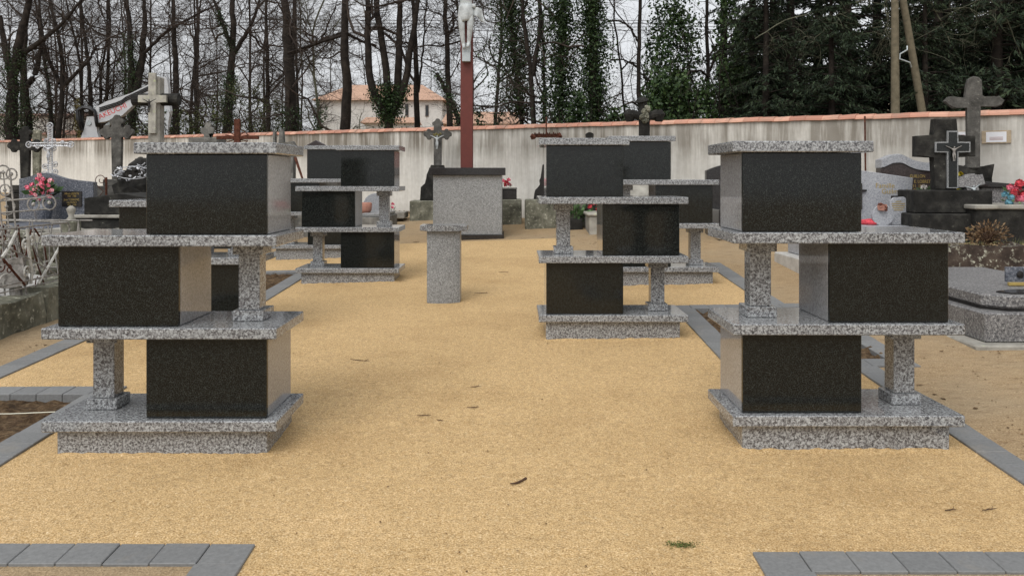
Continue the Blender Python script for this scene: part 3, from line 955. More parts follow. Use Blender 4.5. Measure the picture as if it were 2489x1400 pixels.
for i in range(40):
    u = rw.uniform(0, 138); v = rw.uniform(560, 690)
    c_ = Vector(fp(u, v))+Vector((rw.uniform(-.5, -.01), 0, 0)); r0 = rw.uniform(.03, .07); pts = []
    a0 = rw.uniform(0, 6.28); sg = rw.choice((-1, 1))
    for q_ in range(15):
        a = a0+sg*q_*.5; rr_ = r0*(1-q_/19)
        pts.append(c_+Vector((rr_*math.cos(a)*.3, rr_*math.cos(a), rr_*1.3*math.sin(a))))
    MB().tube(pts, rw.uniform(.005, .009), 5).build('scroll', M[rw.choice(('grey_iron', 'white_iron', 'grey_iron', 'rust'))], fr)
for i in range(20):
    u = rw.uniform(0, 150); a, b = Vector(fp(u, rw.uniform(545, 600))), Vector(fp(clamp(u+rw.uniform(-40, 40), 0, 150), rw.uniform(640, 700)))
    dx = Vector((rw.uniform(-.6, -.05), 0, 0)); MB().tube([a+dx, (a+b)/2+dx+Vector((0, rw.uniform(-.02, .02), 0)), b+dx], rw.uniform(.005, .009), 5).build('bar', M[rw.choice(('grey_iron', 'rust'))], fr)
# debris and slab in the grave
b = MB()
b.box(-.26, .26, -.2, .2, -.012, .012, .004)
o = b.build('marble_slab', M['marble']); o.location = P(8, 688, 7.35); o.rotation_euler = (R(28), R(14), R(25)); tag(o, 'broken pale marble slab leaning inside the old fenced grave', 'slab')
ic = empty('iron_cross', P(35, 690, 7.0), 'ornate openwork grey iron cross leaning in the old fenced grave', 'cross')
cm = MB()
hh = .95
def cpt(x, z): return (x, .0, z)
for dx in (-.05, .05):
    cm.tube([cpt(dx*1.7, -.2), cpt(dx*1.4, .1), cpt(dx, .45), cpt(dx, .92)], .008, 5)
    cm.tube([cpt(-.3, .66+dx), cpt(.3, .66+dx)], .007, 5)
cm.tube([cpt(0, -.1), cpt(0, .97)], .006, 5)
for (x0, z0, rr_) in [(0, .12, .05), (0, .3, .045), (0, .45, .04), (0, .8, .04), (0, .95, .05), (-.2, .66, .045), (.2, .66, .045), (-.32, .66, .05), (.32, .66, .05), (0, .66, .06), (-.06, .93, .04), (.06, .93, .04)]:
    cm.tube([cpt(x0+rr_*math.cos(a*.52), z0+rr_*1.2*math.sin(a*.52)) for a in range(13)], .007, 5)
    cm.blob(cpt(x0, z0), .018, 1, .2, rg)
cm.build('openwork', M['grey_iron'], ic)
kb = MB(); rough_box(kb, -.09, .09, -.05, .05, -.02, .22, .06, .006); kb.build('angel_relief', M['grey_iron'], ic)
MB().tube([(0, .03, -.28), (0, .03, .0)], .05, 8).build('foot', M['grey_iron'], ic)
ic.rotation_euler = (0, R(-5), R(20))

# other low mossy graves behind the fence
for (x0, x1, y0, y1, zt_, m, lab) in [(-6.6, -4.75, 9.0, 10.2, -.80, 'mossy_stone', 'low mossy stone grave behind the broken iron fence'),
                                      (-6.9, -5.4, 10.9, 12.0, -.72, 'pale_stone', 'pale low grave in front of the blue granite headstone')]:
    g_ = G((x0+x1)/2, y0); r_ = empty('low_grave', ((x0+x1)/2, y0, g_), lab, 'grave')
    w = (x1-x0)/2
    b = MB(); rough_box(b, -w, w, 0, .18, -.1, zt_-g_); rough_box(b, -w, w, y1-y0-.18, y1-y0, -.1, zt_-g_); rough_box(b, -w, -w+.18, .18, y1-y0-.18, -.1, zt_-g_); rough_box(b, w-.18, w, .18, y1-y0-.18, -.1, zt_-g_)
    b.build('kerb', M[m], r_)
    b = MB(); rough_box(b, -w+.18, w-.18, .18, y1-y0-.18, -.1, zt_-g_-.1, .1, .02); b.build('infill', M['dark_stone'], r_)
rg2 = random.Random(77)
for i, (u, v, y, r__) in enumerate([(102, 612, 9.0, .16), (125, 600, 9.2, .13), (45, 575, 9.0, .12), (110, 655, 8.6, .12), (20, 585, 9.4, .12)]):
    b = MB().blob((0, 0, 0), r__, 2, .22, rg2, sc=(1.2, 1, .7))
    o = b.build('rubble_stone', M['mossy_stone'] if i != 1 else M['pale_stone']); o.location = P(u, v, y)
    tag(o, 'rough mossy rubble stone lying behind the old iron fence', 'stone', 'rubble stones behind the fence')
# blue granite headstone with its tomb
y = 14.0; s = y/F
u0, u1 = 52, 232; g = ground_at(142, y)
hs_ = empty('headstone', g, 'blue-grey granite headstone with a wavy top and a black plaque', 'headstone')
w = (u1-u0)/2*s
def zz(v): return WZ(v, y)-g.z
ol = [(-w, zz(541)), (w, zz(541)), (w, zz(443))]
for i in range(1, 13):
    t = i/13; uu = u1+(u0-u1)*t
    vv = 443-15*math.exp(-((uu-112)/38.0)**2)-4*math.sin(t*math.pi)+(-1)*t*6
    ol.append(((uu-142)*s, zz(vv)))
ol.append((-w, zz(435)))
MB().prism(ol, -.07, .07, .006).build('stele', M['blue_granite'], hs_)
pl = MB().box((157-142)*s, (205-142)*s, -.088, -.0715, zz(502), zz(465), .002).build('plaque', M['dark_polished'], hs_)
for txt, vv, sz in [('Albert LEDON', 471, .05), ('1920   1986', 477, .04), ('Jean TORRENC', 485.5, .05), ('née BUNCI', 492, .045), ('1924   1998', 498, .04)]:
    text_mesh(txt, sz, M['gold'], pl, face_M((181-142)*s, -.0895, zz(vv)), sx=.8, depth=.001)
MB().box(-w-.1, w+.1, -.2, .2, -.1, zz(541)-.002, .01).build('base', M['blue_granite'], hs_)
pt = P(105, 541, 13.6)
bq = bouquet((pt.x, pt.y, pt.z), .46, .46, 20, .052, 'pink_petal', 'bunch of pink roses in a blue-grey stone pot', pot=('blue_granite', .14, .31), rng=random.Random(4), cols=['pink_petal', 'pale_pink_petal', 'pink_petal'])
t_ = tomb(WX(52, 13)-.2, WX(232, 13)+.15, 12.0, 13.75, [(0, -1.2, -.80, 'blue_granite', 'base'), (.06, -.798, -.70, 'blue_granite', 'ledger')], 'blue granite tomb in front of the headstone with pink roses')
# pedestal pot
b = MB().lathe([(.05, 0), (.06, .02), (.03, .06), (.05, .12), (.06, .16), (.02, .2)], k=10).build('stone_finial', M['pale_stone'], smooth=True)
b.location = P(173, 537, 11.0); tag(b, 'small pale stone finial beside the black plaque', 'finial')
gp = P(173, 537, 11.0)
o = MB().box(-.09, .09, -.09, .09, -.6, -.001, .01).build('finial_post', M['mossy_stone']); o.location = gp; tag(o, 'mossy stone post carrying a small pale finial', 'post')

# dark low gabled tomb
y = 12.0; s = y/F; g = ground_at(290, y)
def zz(v): return WZ(v, y)-g.z
r_ = empty('gabled_tomb', g, 'dark lichened gabled tomb behind the nearest left columbarium', 'tomb')
hw = 86*s
ol = [(-hw, zz(522)), (hw*1.25, zz(522)), (hw*1.25, zz(487)), (0, zz(470)), (-hw, zz(482))]
MB().prism(ol, 0, 1.2, .01).build('gabled_ledger', M['dark_stone'], r_)
MB().box(-hw-.15, hw*1.25+.1, -.12, 1.3, zz(530), zz(522)-.002, .01).build('step', M['pale_stone'], r_)
MB().box(-hw-.1, hw*1.25+.05, -.08, 1.25, -.15, zz(530)-.002, .01).build('base', M['dark_stone'], r_)

# crosses of the left side
stone_cross(62, 16.0, 308, 355, 42, 10, 'dark_stone', 'black stone cross with rounded ends at the far left', 'trefoil', [(30, 470), (22, 450)])
stone_cross(90, 17.5, 318, 352, 20, 8, 'mossy_stone', 'mossy stone cross close behind the black one at the far left', 'flare', [(16, 470)])
r_, s, zg, d = stone_cross(285, 15.0, 280, 322, 41, 11, 'worn_stone', 'dark grey stone cross with trefoil arms in front of the excavator', 'trefoil', [(44, 478), (35, 452), (24, 436)])
# ornate aluminium crucifix
y = 15.0; s = y/F; g = ground_at(122, y)
ac = empty('metal_crucifix', g, 'ornate silver openwork crucifix above the blue granite headstone', 'cross')
def zz(v): return WZ(v, y)-g.z
m = MB()
for dx in (-5, 5):
    m.tube([(dx*s, 0, zz(442)), (dx*s, 0, zz(307))], .012, 6); m.tube([(-50*s, 0, zz(352+dx*.8)), (50*s, 0, zz(352+dx*.8))], .011, 6)
for i in range(30):
    v = 307+i*4.5; sx = (-1 if i % 2 else 1)
    m.tube([(-5*s, 0, zz(v)), (0, .01, zz(v+2)), (5*s, 0, zz(v+3))], .01, 5)
for i in range(22):
    u = -49+i*4.6
    m.tube([(u*s, 0, zz(356)), ((u+2)*s, .01, zz(352)), ((u+3)*s, 0, zz(348))], .01, 5)
rg3 = random.Random(9)
for (u, v, rr_) in [(-51, 352, 7), (51, 352, 7), (0, 306, 7), (-9, 343, 5), (9, 343, 5), (-9, 361, 6), (9, 361, 6), (12, 400, 6), (-12, 405, 6), (13, 418, 6), (-13, 422, 6), (-30, 357, 4), (30, 347, 4)]:
    m.tube([(u*s+rr_*s*math.cos(a*.55), -.01, zz(v)+rr_*s*math.sin(a*.55)) for a in range(13)], .011, 5)
    m.blob((u*s, -.01, zz(v)), .026, 1, .3, rg3)
m.build('openwork_cross', M['aluminium'], ac)
corpus(ac, 0, -.05, zz(396), .36, M['aluminium'], 'figure', 1)
MB().box(-.28, .28, -.2, .2, -.1, zz(442), .01).build('base', M['grey_stone'], ac)
# tall pale concrete cross
y = 14.0; s = y/F; g = ground_at(380, y)
def zz(v): return WZ(v, y)-g.z
cc = empty('log_cross', g, 'tall weathered concrete cross with dark log-shaped arms and a small crucifix', 'cross')
MB().box(-14*s, 14*s, -.11, .11, -.1, zz(188), .02).build('shaft', M['pale_stone'], cc)
for a_, b_ in ((-56, -14.5), (14.5, 56)): MB().tube([(a_*s, 0, zz(243)), (b_*s, 0, zz(243))], 15*s, 12).build('arm', M['dark_stone'], cc)
m = MB(); m.prism(cross_outline(8.5*s, 34*s, zz(243), zz(181), zz(326)), -.17, -.112, .005); m.build('inset_cross', M['white_stone'], cc)
corpus(cc, -4*s, -.21, zz(278), .26, M['dark_iron'], 'figure', 1)
MB().box(-.4, .4, -.35, .35, -.12, .25, .02).build('base', M['pale_stone'], cc)
# little wreath and bushes on rough stone
y = 13.5; s = y/F; g = ground_at(335, y)
r_ = empty('rough_headstone', g, 'dark rough rock-shaped headstone beside the trefoil cross', 'headstone')
b = MB(); rough_box(b, -38*s, 34*s, -.2, .2, -.1, WZ(418, y)-g.z, .12, .035); b.blob((10*s, 0, WZ(415, y)-g.z), .2, 2, .25, rg); b.build('rock', M['dark_stone'], r_)
m = MB(); m.blob((5*s, 0, WZ(392, y)-g.z), .07, 2, .2, rg); m.tube([(5*s, 0, WZ(420, y)-g.z), (5*s, 0, WZ(395, y)-g.z)], .04, 7); m.build('bust', M['dark_stone'], r_)
p = P(325, 420, 13.2)
m = MB(); rr = random.Random(2)
for i in range(44):
    a = rr.uniform(0, 6.28); c_ = Vector((p.x+.28*math.cos(a)*rr.uniform(.6, 1.1), p.y-.08*rr.random(), p.z+.10*math.sin(a)+.05*math.cos(a)))
    m.tube([c_, c_+Vector((rr.uniform(-.07, .07), rr.uniform(-.03, .03), rr.uniform(-.04, .06)))], .008, 4)
for i in range(12):
    m.blob((p.x+rr.uniform(-.3, .3), p.y-.05, p.z+rr.uniform(-.06, .1)), .022, 1, .3, rr)
m.tube([(p.x+.3*math.cos(a*.35), p.y-.03, p.z+.1*math.sin(a*.35)) for a in range(19)], .008, 5)
o = m.build('metal_wreath', M['aluminium']); tag(o, 'tangled pale metal wreath lying on the rough rock headstone', 'wreath')
m = MB()
def scroll(ctr, r0, turns, ax=1):
    return [(ctr[0]+ax*r0*(1-i/26)*math.cos(i*.35), ctr[1], ctr[2]+r0*(1-i/26)*math.sin(i*.35)) for i in range(int(turns*18))]
p = P(243, 438, 14.5)
m.tube([(p.x-.06, p.y, p.z-.35), (p.x+.06, p.y, p.z-.2), (p.x-.08, p.y, p.z-.06)]+scroll((p.x+.02, p.y, p.z), .1, 1.2, -1), .007, 5)
m.tube([(p.x+.11, p.y, p.z-.5), (p.x+.11, p.y, p.z+.05)], .02, 5)
o = m.build('iron_scrollwork', M['rust']); tag(o, 'thin rusty iron scroll beside the dark trefoil cross', 'ironwork')
# small crosses over the nearest columbarium
stone_cross(505, 15.5, 300, 318, 14, 8, 'grey_stone', 'short worn grey stone cross just left of the rusty iron cross', 'round', [(60, 440), (34, 337)])
y = 13.0; s = y/F; g = ground_at(577, y)
def zz(v): return WZ(v, y)-g.z
r_ = empty('rusty_cross', g, 'rusty iron cross with a long bar and curled rays', 'cross')
m = MB(); m.box(-7*s, 7*s, -.03, .03, zz(440), zz(290), .004).box(-50*s, -7.2*s, -.03, .03, zz(339), zz(331), .004).box(7.2*s, 52*s, -.03, .03, zz(339), zz(331), .004)
m.build('cross', M['rust'], r_)
m = MB()
for i in range(12):
    a = R(20+i*28); r1 = 30*s
    m.tube([(8*s*math.cos(a), .0, zz(335)+8*s*math.sin(a)), (r1*math.cos(a), -.02, zz(335)+r1*.6*math.sin(a)), (r1*.9*math.cos(a+.25), -.03, zz(335)+r1*.65*math.sin(a+.25))], .009, 5)
m.build('ray_ornament', M['rust'], r_)
MB().box(-.35, .35, -.2, .2, -.1, zz(440)-.002, .01).build('base', M['dark_stone'], r_)
y = 15.5; s = y/F; g = ground_at(675, y)
def zz(v): return WZ(v, y)-g.z
r_ = empty('twin_headstone', g, 'grey stone headstone with two narrow broken stumps on top', 'headstone')
m = MB(); m.prism([(-10*s, zz(348)), (-4*s, zz(348)), (-4*s, zz(322)), (-7*s, zz(317)), (-10*s, zz(324))], -.06, .06, .01); m.prism([(4*s, zz(348)), (17*s, zz(348)), (15*s, zz(322)), (12*s, zz(314)), (6*s, zz(320))], -.07, .07, .01)
m.build('stump', M['grey_stone'], r_)
m = MB(); m.prism([(-25*s, -.1), (40*s, -.1), (40*s, zz(370)), (45*s, zz(356)), (38*s, zz(344)), (20*s, zz(349)), (-20*s, zz(349)), (-28*s, zz(356))], -.1, .1, .01); m.build('stele', M['grey_stone'], r_)
# pediment stele behind the back-left columbaria
y = 16.0; s = y/F; g = ground_at(770, y)
def zz(v): return WZ(v, y)-g.z
r_ = empty('pediment_headstone', g, 'dark brown headstone with a gabled top behind the back left columbarium', 'headstone')
MB().prism([(-21*s, -.1), (21*s, -.1), (21*s, zz(353)), (0, zz(342)), (-21*s, zz(353))], -.1, .1, .01).build('stele', M['brown_granite'], r_)
o = MB().tube([P(718, 384, 14.5), P(735, 434, 14.3)], [.03, .02], 6).build('rusty_bar', M['rust']); 
g2 = P(735, 434, 14.3)
tag(o, 'leaning rusty iron bar beside the back left columbarium', 'bar')
t_ = tomb(g2.x-.45, g2.x+.5, 14.0, 15.6, [(0, -1.0, -.35, 'grey_stone', 'base'), (.05, -.349, WZ(434, 14.3), 'grey_stone', 'ledger')], 'grey stone tomb under the leaning rusty bar')
# things seen through the gap in the middle-left columbarium
t_ = tomb(WX(872, 13.8), WX(935, 13.8), 13.8, 15.3, [(0, -1.0, WZ(528, 13.8), 'grey_stone', 'base'), (.03, WZ(527.7, 13.8), WZ(519, 13.8), 'grey_granite', 'ledger')], 'small grey tomb seen through the gap of a columbarium')
r_ = empty('round_headstone', ground_at(912, 15.6), 'grey rounded headstone seen through the gap of a columbarium', 'headstone')
zg = r_.location.z
MB().prism([(-.22, -.1), (.25, -.1)] + arc(.015, WZ(500, 15.6)-zg, .235, 0, 180, 10), -.06, .06, .006).build('stele', M['silver_granite'], r_)
b = MB().lathe([(.06, 0), (.1, .05), (.11, .17), (.09, .19), (.07, .17)], k=12).build('flower_pot', M['terracotta'], smooth=True); b.location = P(889, 519, 14.2); tag(b, 'pinkish terracotta pot on the small grey tomb', 'pot')
p = P(723, 535, 14.8); bouquet((p.x, p.y, p.z-.05), .18, .16, 5, .04, 'red_petal', 'small red flowers between the back left columbaria', pot=None, nl=30)
t_ = tomb(WX(700, 14.6), WX(738, 14.6), 14.6, 15.6, [(0, -1.1, WZ(538, 14.6), 'pale_stone', 'base')], 'pale stone kerb under small red flowers')
o = MB().box(-.2, .16, -.3, .3, -.06, .06, .01).build('stone_slab', M['pale_stone']); o.location = P(968, 522, 16.0); tag(o, 'pale flat stone slab on the ground near the wall foot', 'slab')
p = P(952, 515, 15.9); bouquet((p.x, p.y, p.z-.03), .14, .2, 4, .035, 'pink_petal', 'tiny pink flowers beside the middle left columbarium', nl=12)

# stone crucifix against the wall, left of the calvary
r_, s, zg, d = stone_cross(1064, 16.3, 289, 327, 34, 8.5, 'worn_stone', 'grey stone crucifix with rounded lobes left of the red post', 'trefoil', None)
y = 16.3
def zz(v): return WZ(v, y)-zg
m = MB(); m.box(-61*s, 60*s, -.5, .3, -.2, zz(487), .015); m.build('base', M['mossy_stone'], r_)
m = MB(); m.prism([(-40*s, zz(487)+.002), (40*s, zz(487)+.002), (38*s, zz(455)), (27*s, zz(447)), (24*s, zz(425)), (18*s, zz(415)), (14*s, zz(402)), (-14*s, zz(402)), (-18*s, zz(415)), (-24*s, zz(425)), (-27*s, zz(447)), (-38*s, zz(455))], -.25, .2, .012)
m.build('stepped_pedestal', M['dark_stone'], r_)
corpus(r_, 0, -.15, zz(364), .30, M['white_statue'], 'figure', 1)
m = MB()
for i in range(8): m.blob(((-8+i*2.4)*s, -.14, zz(328+2*math.sin(i*1.7))), .022, 1, .3, rg)
m.build('dried_flowers', M['dry_leaf'], r_)
# tomb right of the calvary
y = 14.75; s = y/F; g = ground_at(1240, y)
def zz(v): return WZ(v, y)-g.z
r_ = empty('small_tomb', g, 'small black tomb on a mossy stone base right of the calvary', 'tomb')
MB().box(-28*s, 28*s, -.05, .55, -.15, zz(485), .015).build('base', M['mossy_stone'], r_)
MB().box(-26*s, 16*s, .03, .5, zz(485)+.002, zz(461), .008).build('ledger', M['dark_polished'], r_)
MB().box(-27*s, 17*s, .02, .52, zz(461)+.002, zz(457), .004).build('top', M['grey_stone'], r_)
text_mesh('REGRETS', .055, M['silver_letter'], r_, face_M(-8*s, .027, zz(473)), depth=.001) if False else None
p = P(1228, 457, 14.9); bouquet((p.x, p.y, p.z), .2, .17, 6, .045, 'pink_petal', 'small red and pink flowers on the black tomb right of the calvary', nl=14, cols=['red_petal', 'pink_petal'])
# mossy plinth and dark ironwork behind the middle right columbarium
y = 14.1; s = y/F; g = ground_at(1330, y)
def zz(v): return WZ(v, y)-g.z
r_ = empty('mossy_tomb', g, 'mossy stone tomb with dark iron ornament behind the middle right columbarium', 'tomb')
MB().box(-54*s, 90*s, -.1, .35, -.15, zz(485), .02).build('base', M['mossy_stone'], r_)
m = MB(); m.prism([(-32*s, zz(485)+.002), (60*s, zz(485)+.002), (60*s, zz(400)), (-10*s, zz(400)), (-12*s, zz(430)), (-18*s, zz(438)), (-14*s, zz(450)), (-28*s, zz(462)), (-30*s, zz(470))], .1, .3, .015)
m.build('ornament', M['dark_iron'], r_)
# rusty planter cross above the same columbarium
y = 14.75; s = y/F; g = ground_at(1328, y)
def zz(v): return WZ(v, y)-g.z
r_ = empty('iron_grave_cross', g, 'thin rusty iron cross with leafy bar above the middle right columbarium', 'cross')
m = MB(); m.tube([(0, 0, -.1), (0, 0, zz(285))], .014, 6)
for i in range(13):
    u = -30+i*5.0
    m.tube([(u*s, 0, zz(331)), ((u+2)*s, -.03, zz(326+rg.uniform(-4, 2))), ((u+5)*s, 0, zz(331))], .018, 5)
m.tube([(-33*s, 0, zz(332)), (33*s, 0, zz(331))], .025, 6); m.blob((-32*s, 0, zz(333)), .05, 2, .3, rg); m.blob((31*s, 0, zz(331)), .05, 2, .3, rg)
m.build('cross', M['rust'], r_)
MB().box(-.25, .25, -.15, .15, -.12, .15, .01).build('base', M['dark_stone'], r_)
stone_cross(1433, 14.3, 324, 352, 12, 9, 'dark_stone', 'low dark rounded gravestone top just above the middle right columbarium', 'round', [(20, 440)], name='round_cross')
y = 13.35; s = y/F; g = ground_at(1566, y); zg = g.z
def zz(v): return WZ(v, y)-zg
r_ = empty('stone_cross', g, 'dark stone cross shaped like logs with carved flowers', 'cross')
m = MB(); m.tube([(0, 0, zz(480)), (0, 0, zz(300)), (.0, 0, zz(285)), (-2*s, 0, zz(262)), (-5*s, 0, zz(250))], [14.5*s, 13.5*s, 15*s, 12*s, 11*s], 12)
m.tube([(-5*s, 0, zz(252)), (-6*s, 0, zz(246)), (-8*s, -.02, zz(239))], [10*s, 18*s, 9*s], 9)
for sx in (-1, 1):
    m.tube([(0, 0, zz(287)), (sx*14*s, -.01, zz(283)), (sx*30*s, -.01, zz(277)), (sx*35*s, 0, zz(279))], [12*s, 10.5*s, 11*s, 8*s], 10)
    m.tube([(sx*33*s, 0, zz(268)), (sx*36*s, 0, zz(279)), (sx*35*s, 0, zz(296))], [9*s, 15*s, 9*s], 9)
m.build('cross', M['dark_stone'], r_)
b = MB(); b.box(-36*s, 36*s, -.25, .25, -.15, zz(480), .012); b.build('base', M['dark_stone'], r_); d = 13*s
m = MB()
for i in range(10): m.blob((rg.uniform(-9, 9)*s, -d-.03, WZ(285+rg.uniform(-24, 10), 13.35)-zg), .045, 2, .25, rg)
m.build('carved_flowers', M['mossy_stone'], r_)
# grave with concrete box seen between the right columbaria
t_ = tomb(1.23, 2.2, 13.05, 14.1, [(0, -1.0, WZ(526, 13.05), 'pale_stone', 'base'), (-.03, WZ(525.7, 13.05), WZ(519, 13.05), 'white_stone', 'ledger')], 'pale concrete box tomb seen between two right columbaria')
p = P(1450, 517, 13.6); bouquet((p.x, p.y, p.z), .22, .2, 5, .05, 'red_petal', 'dark red flowers on the pale concrete box tomb', nl=25)
t_ = tomb(.95, 1.18, 13.7, 14.6, [(0, -1.0, WZ(533, 13.7), 'dark_stone', 'base')], 'narrow dark stone grave beside the pale box tomb')
p = P(1397, 531, 13.9)
m = MB(); m.tube([(0, 0, -.1), (0, 0, .12)], .01, 5); leaves(m, (0, 0, .02), (.22, .15, .18), 120, .1, random.Random(6), 1.0); o = m.build('green_plant', M['plant_leaf']); o.location = p; tag(o, 'bright green leafy plant seen under the middle right columbarium', 'plant')
o = MB().box(-.22, .22, -.02, .02, 0, .34, .004)  .build('marble_plaque', M['pale_stone']); o.location = P(1560, 480.5, 12.5); o.rotation_euler = (R(-38), R(0), R(14)); tag(o, 'tilted pale stone slab seen between the two right columbaria', 'slab')
t_ = tomb(WX(1530, 12.4), WX(1600, 12.4), 12.3, 13.4, [(0, -1.0, WZ(481, 12.4), 'grey_stone', 'base')], 'grey stone tomb carrying a tilted pale slab')
# black arched headstone
y = 12.7; s = y/F; g = ground_at(1745, y)
def zz(v): return WZ(v, y)-g.z
r_ = empty('arched_headstone', g, 'black polished headstone with an arched top left of the nearest right columbarium', 'headstone')
ol = [(-30*s, -.1), (70*s, -.1), (70*s, zz(415))] + [((70-100*i/10)*s, zz(415-14*math.sin(math.pi*i/10))) for i in range(1, 10)] + [(-30*s, zz(415))]
MB().prism(ol, -.06, .06, .006).build('stele', M['dark_polished'], r_)
MB().box(-33*s, 73*s, -.9, -.08, -.1, zz(505), .01).build('ledger', M['dark_polished'], r_)
MB().box(-37*s, 77*s, -.95, .1, -.12, zz(530), .01).build('base', M['silver_granite'], r_) if False else None

# ------------------------------------------------------------------ graves on the right
lt = empty('pale_tomb', (3.17, 8.2, G(3.6, 8.5)), 'pale granite tomb with a stepped base seen under the nearest right columbarium', 'tomb')
z_ = lt.location.z
MB().box(0, .9, 0, 1.75, -.15, -.875-z_, .012).build('base', M['marble'], lt)
MB().box(.13, .8, .15, 1.65, -.873-z_, -.575-z_, .012).build('ledger', M['silver_granite'], lt)
MB().box(.1, .83, .12, 1.68, -.573-z_, -.54-z_, .01).build('top_slab', M['silver_granite'], lt)
l2 = empty('pale_tomb', (4.12, 9.4, G(4.5, 9.4)), 'pale granite tomb carrying the speckled headstone and memorial plaques', 'tomb')
z_ = l2.location.z
MB().box(0, .9, 0, 1.0, -.15, -.575-z_, .012).build('base', M['silver_granite'], l2)
MB().box(-.03, .93, -.03, 1.03, -.573-z_, -.54-z_, .01).build('top_slab', M['silver_granite'], l2)
y = 10.2; s = y/F
g = Vector((WX(2140, y), y, -.54))
h1 = empty('headstone', g, 'speckled light grey headstone with a sloping top and gold script', 'headstone')
def zz(v): return WZ(v, y)-g.z
MB().prism([((2062-2140)*s, .001), ((2205-2140)*s, .001), ((2213-2140)*s, zz(433)), ((2062-2140)*s, zz(411))], -.07, .07, .006).build('stele', M['silver_granite'], h1)
text_mesh('Famille', .085, M['gold'], h1, face_M((2145-2140)*s, -.0715, zz(452)), depth=.001)
text_mesh('Guilmard', .085, M['gold'], h1, face_M((2168-2140)*s, -.0715, zz(466)), depth=.001)
# ornaments on the headstone and tomb
p = P(2093, 470, 10.1); m = MB(); m.box(-.015, .015, -.01, .01, -.2, .12).box(-.07, .07, -.012, .008, .02, .045)
o = m.build('small_crucifix', M['dark_iron']); o.location = (p.x, 10.11, p.z); tag(o, 'small dark metal crucifix fixed on the speckled headstone', 'crucifix')
# arched memorial plaque with gold lines
y = 9.75; s = y/F; p = P(2182, 541, y)
r_ = empty('memorial_plaque', (p.x, y, -.54), 'grey tombstone-shaped memorial plaque with gold lines of text', 'plaque')
zf = -.54
ol = [(-20*s, .004), (22*s, .004), (22*s, WZ(485, y)-zf), (14*s, WZ(479, y)-zf), (-10*s, WZ(480, y)-zf), (-20*s, WZ(488, y)-zf)]
MB().prism(ol, -.02, .02, .004).build('plaque', M['silver_granite'], r_)
for i, wv in enumerate((8, 18, 17, 15, 12)):
    pass
m = MB()
for i, wv in enumerate((7, 16, 16, 14, 11)): m.box(-wv*s, wv*s, -.023, -.0205, WZ(490+i*5.2, y)-zf-.004, WZ(490+i*5.2, y)-zf+.005)
m.build('gold_text', M['gold'], r_)
p = P(2186, 482, 9.95)
o = MB().box(-.1, .13, -.01, .01, -.42, .03, .003).build('black_plaque', M['dark_polished']); o.location = (p.x, 9.95, p.z); tag(o, 'black plaque peeking out behind the grey memorial plaque', 'plaque')
y = 9.7; p = P(2145, 536, y)
r_ = empty('oval_plaque', (p.x, y, -.54), 'grey rounded plaque with an orange flower medallion', 'plaque')
MB().prism(arc(0, .11, .13, 200, -20, 14) + arc(0, .12, .13, -20, -160, 8)[1:-1], -.015, .015, .003).build('plaque', M['silver_granite'], r_)
m = MB(); petals(m, (-.02, -.03, .2), .07, 30, rg); m.build('flower_medallion', M['terracotta'], r_)
m = MB(); m.lathe([(.1, 0), (.12, .02), (.11, .055), (.02, .07)], k=14)
p = P(2115, 533, 9.8); o = m.build('red_dish', M['red_petal'], smooth=True); o.location = (p.x, 9.8, -.54); tag(o, 'low red bowl on the pale granite tomb', 'bowl')
# brown headstone with grey wave top
y = 11.0; s = y/F; g = ground_at(2205, y)
def zz(v): return WZ(v, y)-g.z
r_ = empty('wave_headstone', g, 'dark brown headstone with a pale grey wave along its top', 'headstone')
def wave(t, off):   # t 0..1 left to right
    return 400+off-24*math.sin(math.pi*min(1, t*1.5))**2*(1 if t < .67 else 0)+ (0 if t < .67 else 0)
us = [2135+(2275-2135)*i/20 for i in range(21)]
def vw(u, off):
    t = (u-2135)/140.0
    return off + 392 - 17*math.exp(-((t-.28)/.22)**2) + 10*max(0, t-.4) - (3 if t > .95 else 0)
ol = [((2135-2205)*s, -.1), ((2275-2205)*s, -.1)] + [((u-2205)*s, zz(vw(u, 20))) for u in us[::-1]]
MB().prism(ol, -.08, .08, .006).build('stele', M['brown_granite'], r_)
ol = [((u-2205)*s, zz(vw(u, 19.7))) for u in us] + [((u-2205)*s, zz(vw(u, 0))) for u in us[::-1]]
MB().prism(ol, -.10, .10, .006).build('wave_cap', M['silver_granite'], r_)
for txt, u, v, sz in [('GUILLON', 2223, 429, .06), ('E. LOBRETO', 2238, 442, .06), ('1911  1990', 2222, 453, .06), ('A. LOBRETO', 2222, 463, .06), ('1914  2001', 2222, 471, .06)]:
    text_mesh(txt, sz, M['gold'], r_, face_M((u-2205)*s, -.0815, zz(v)), depth=.001, sx=.8)
p = P(2262, 470, 10.3); bouquet((p.x-.05, p.y, p.z-.08), .22, .2, 4, .05, 'white_petal', 'white flowers and leaves beside the black stone cross', nl=70)
p = P(2322, 455, 10.3); bouquet((p.x, p.y, p.z-.1), .14, .3, 5, .045, 'yellow_petal', 'yellow flowers half hidden behind the black stone cross', nl=25)
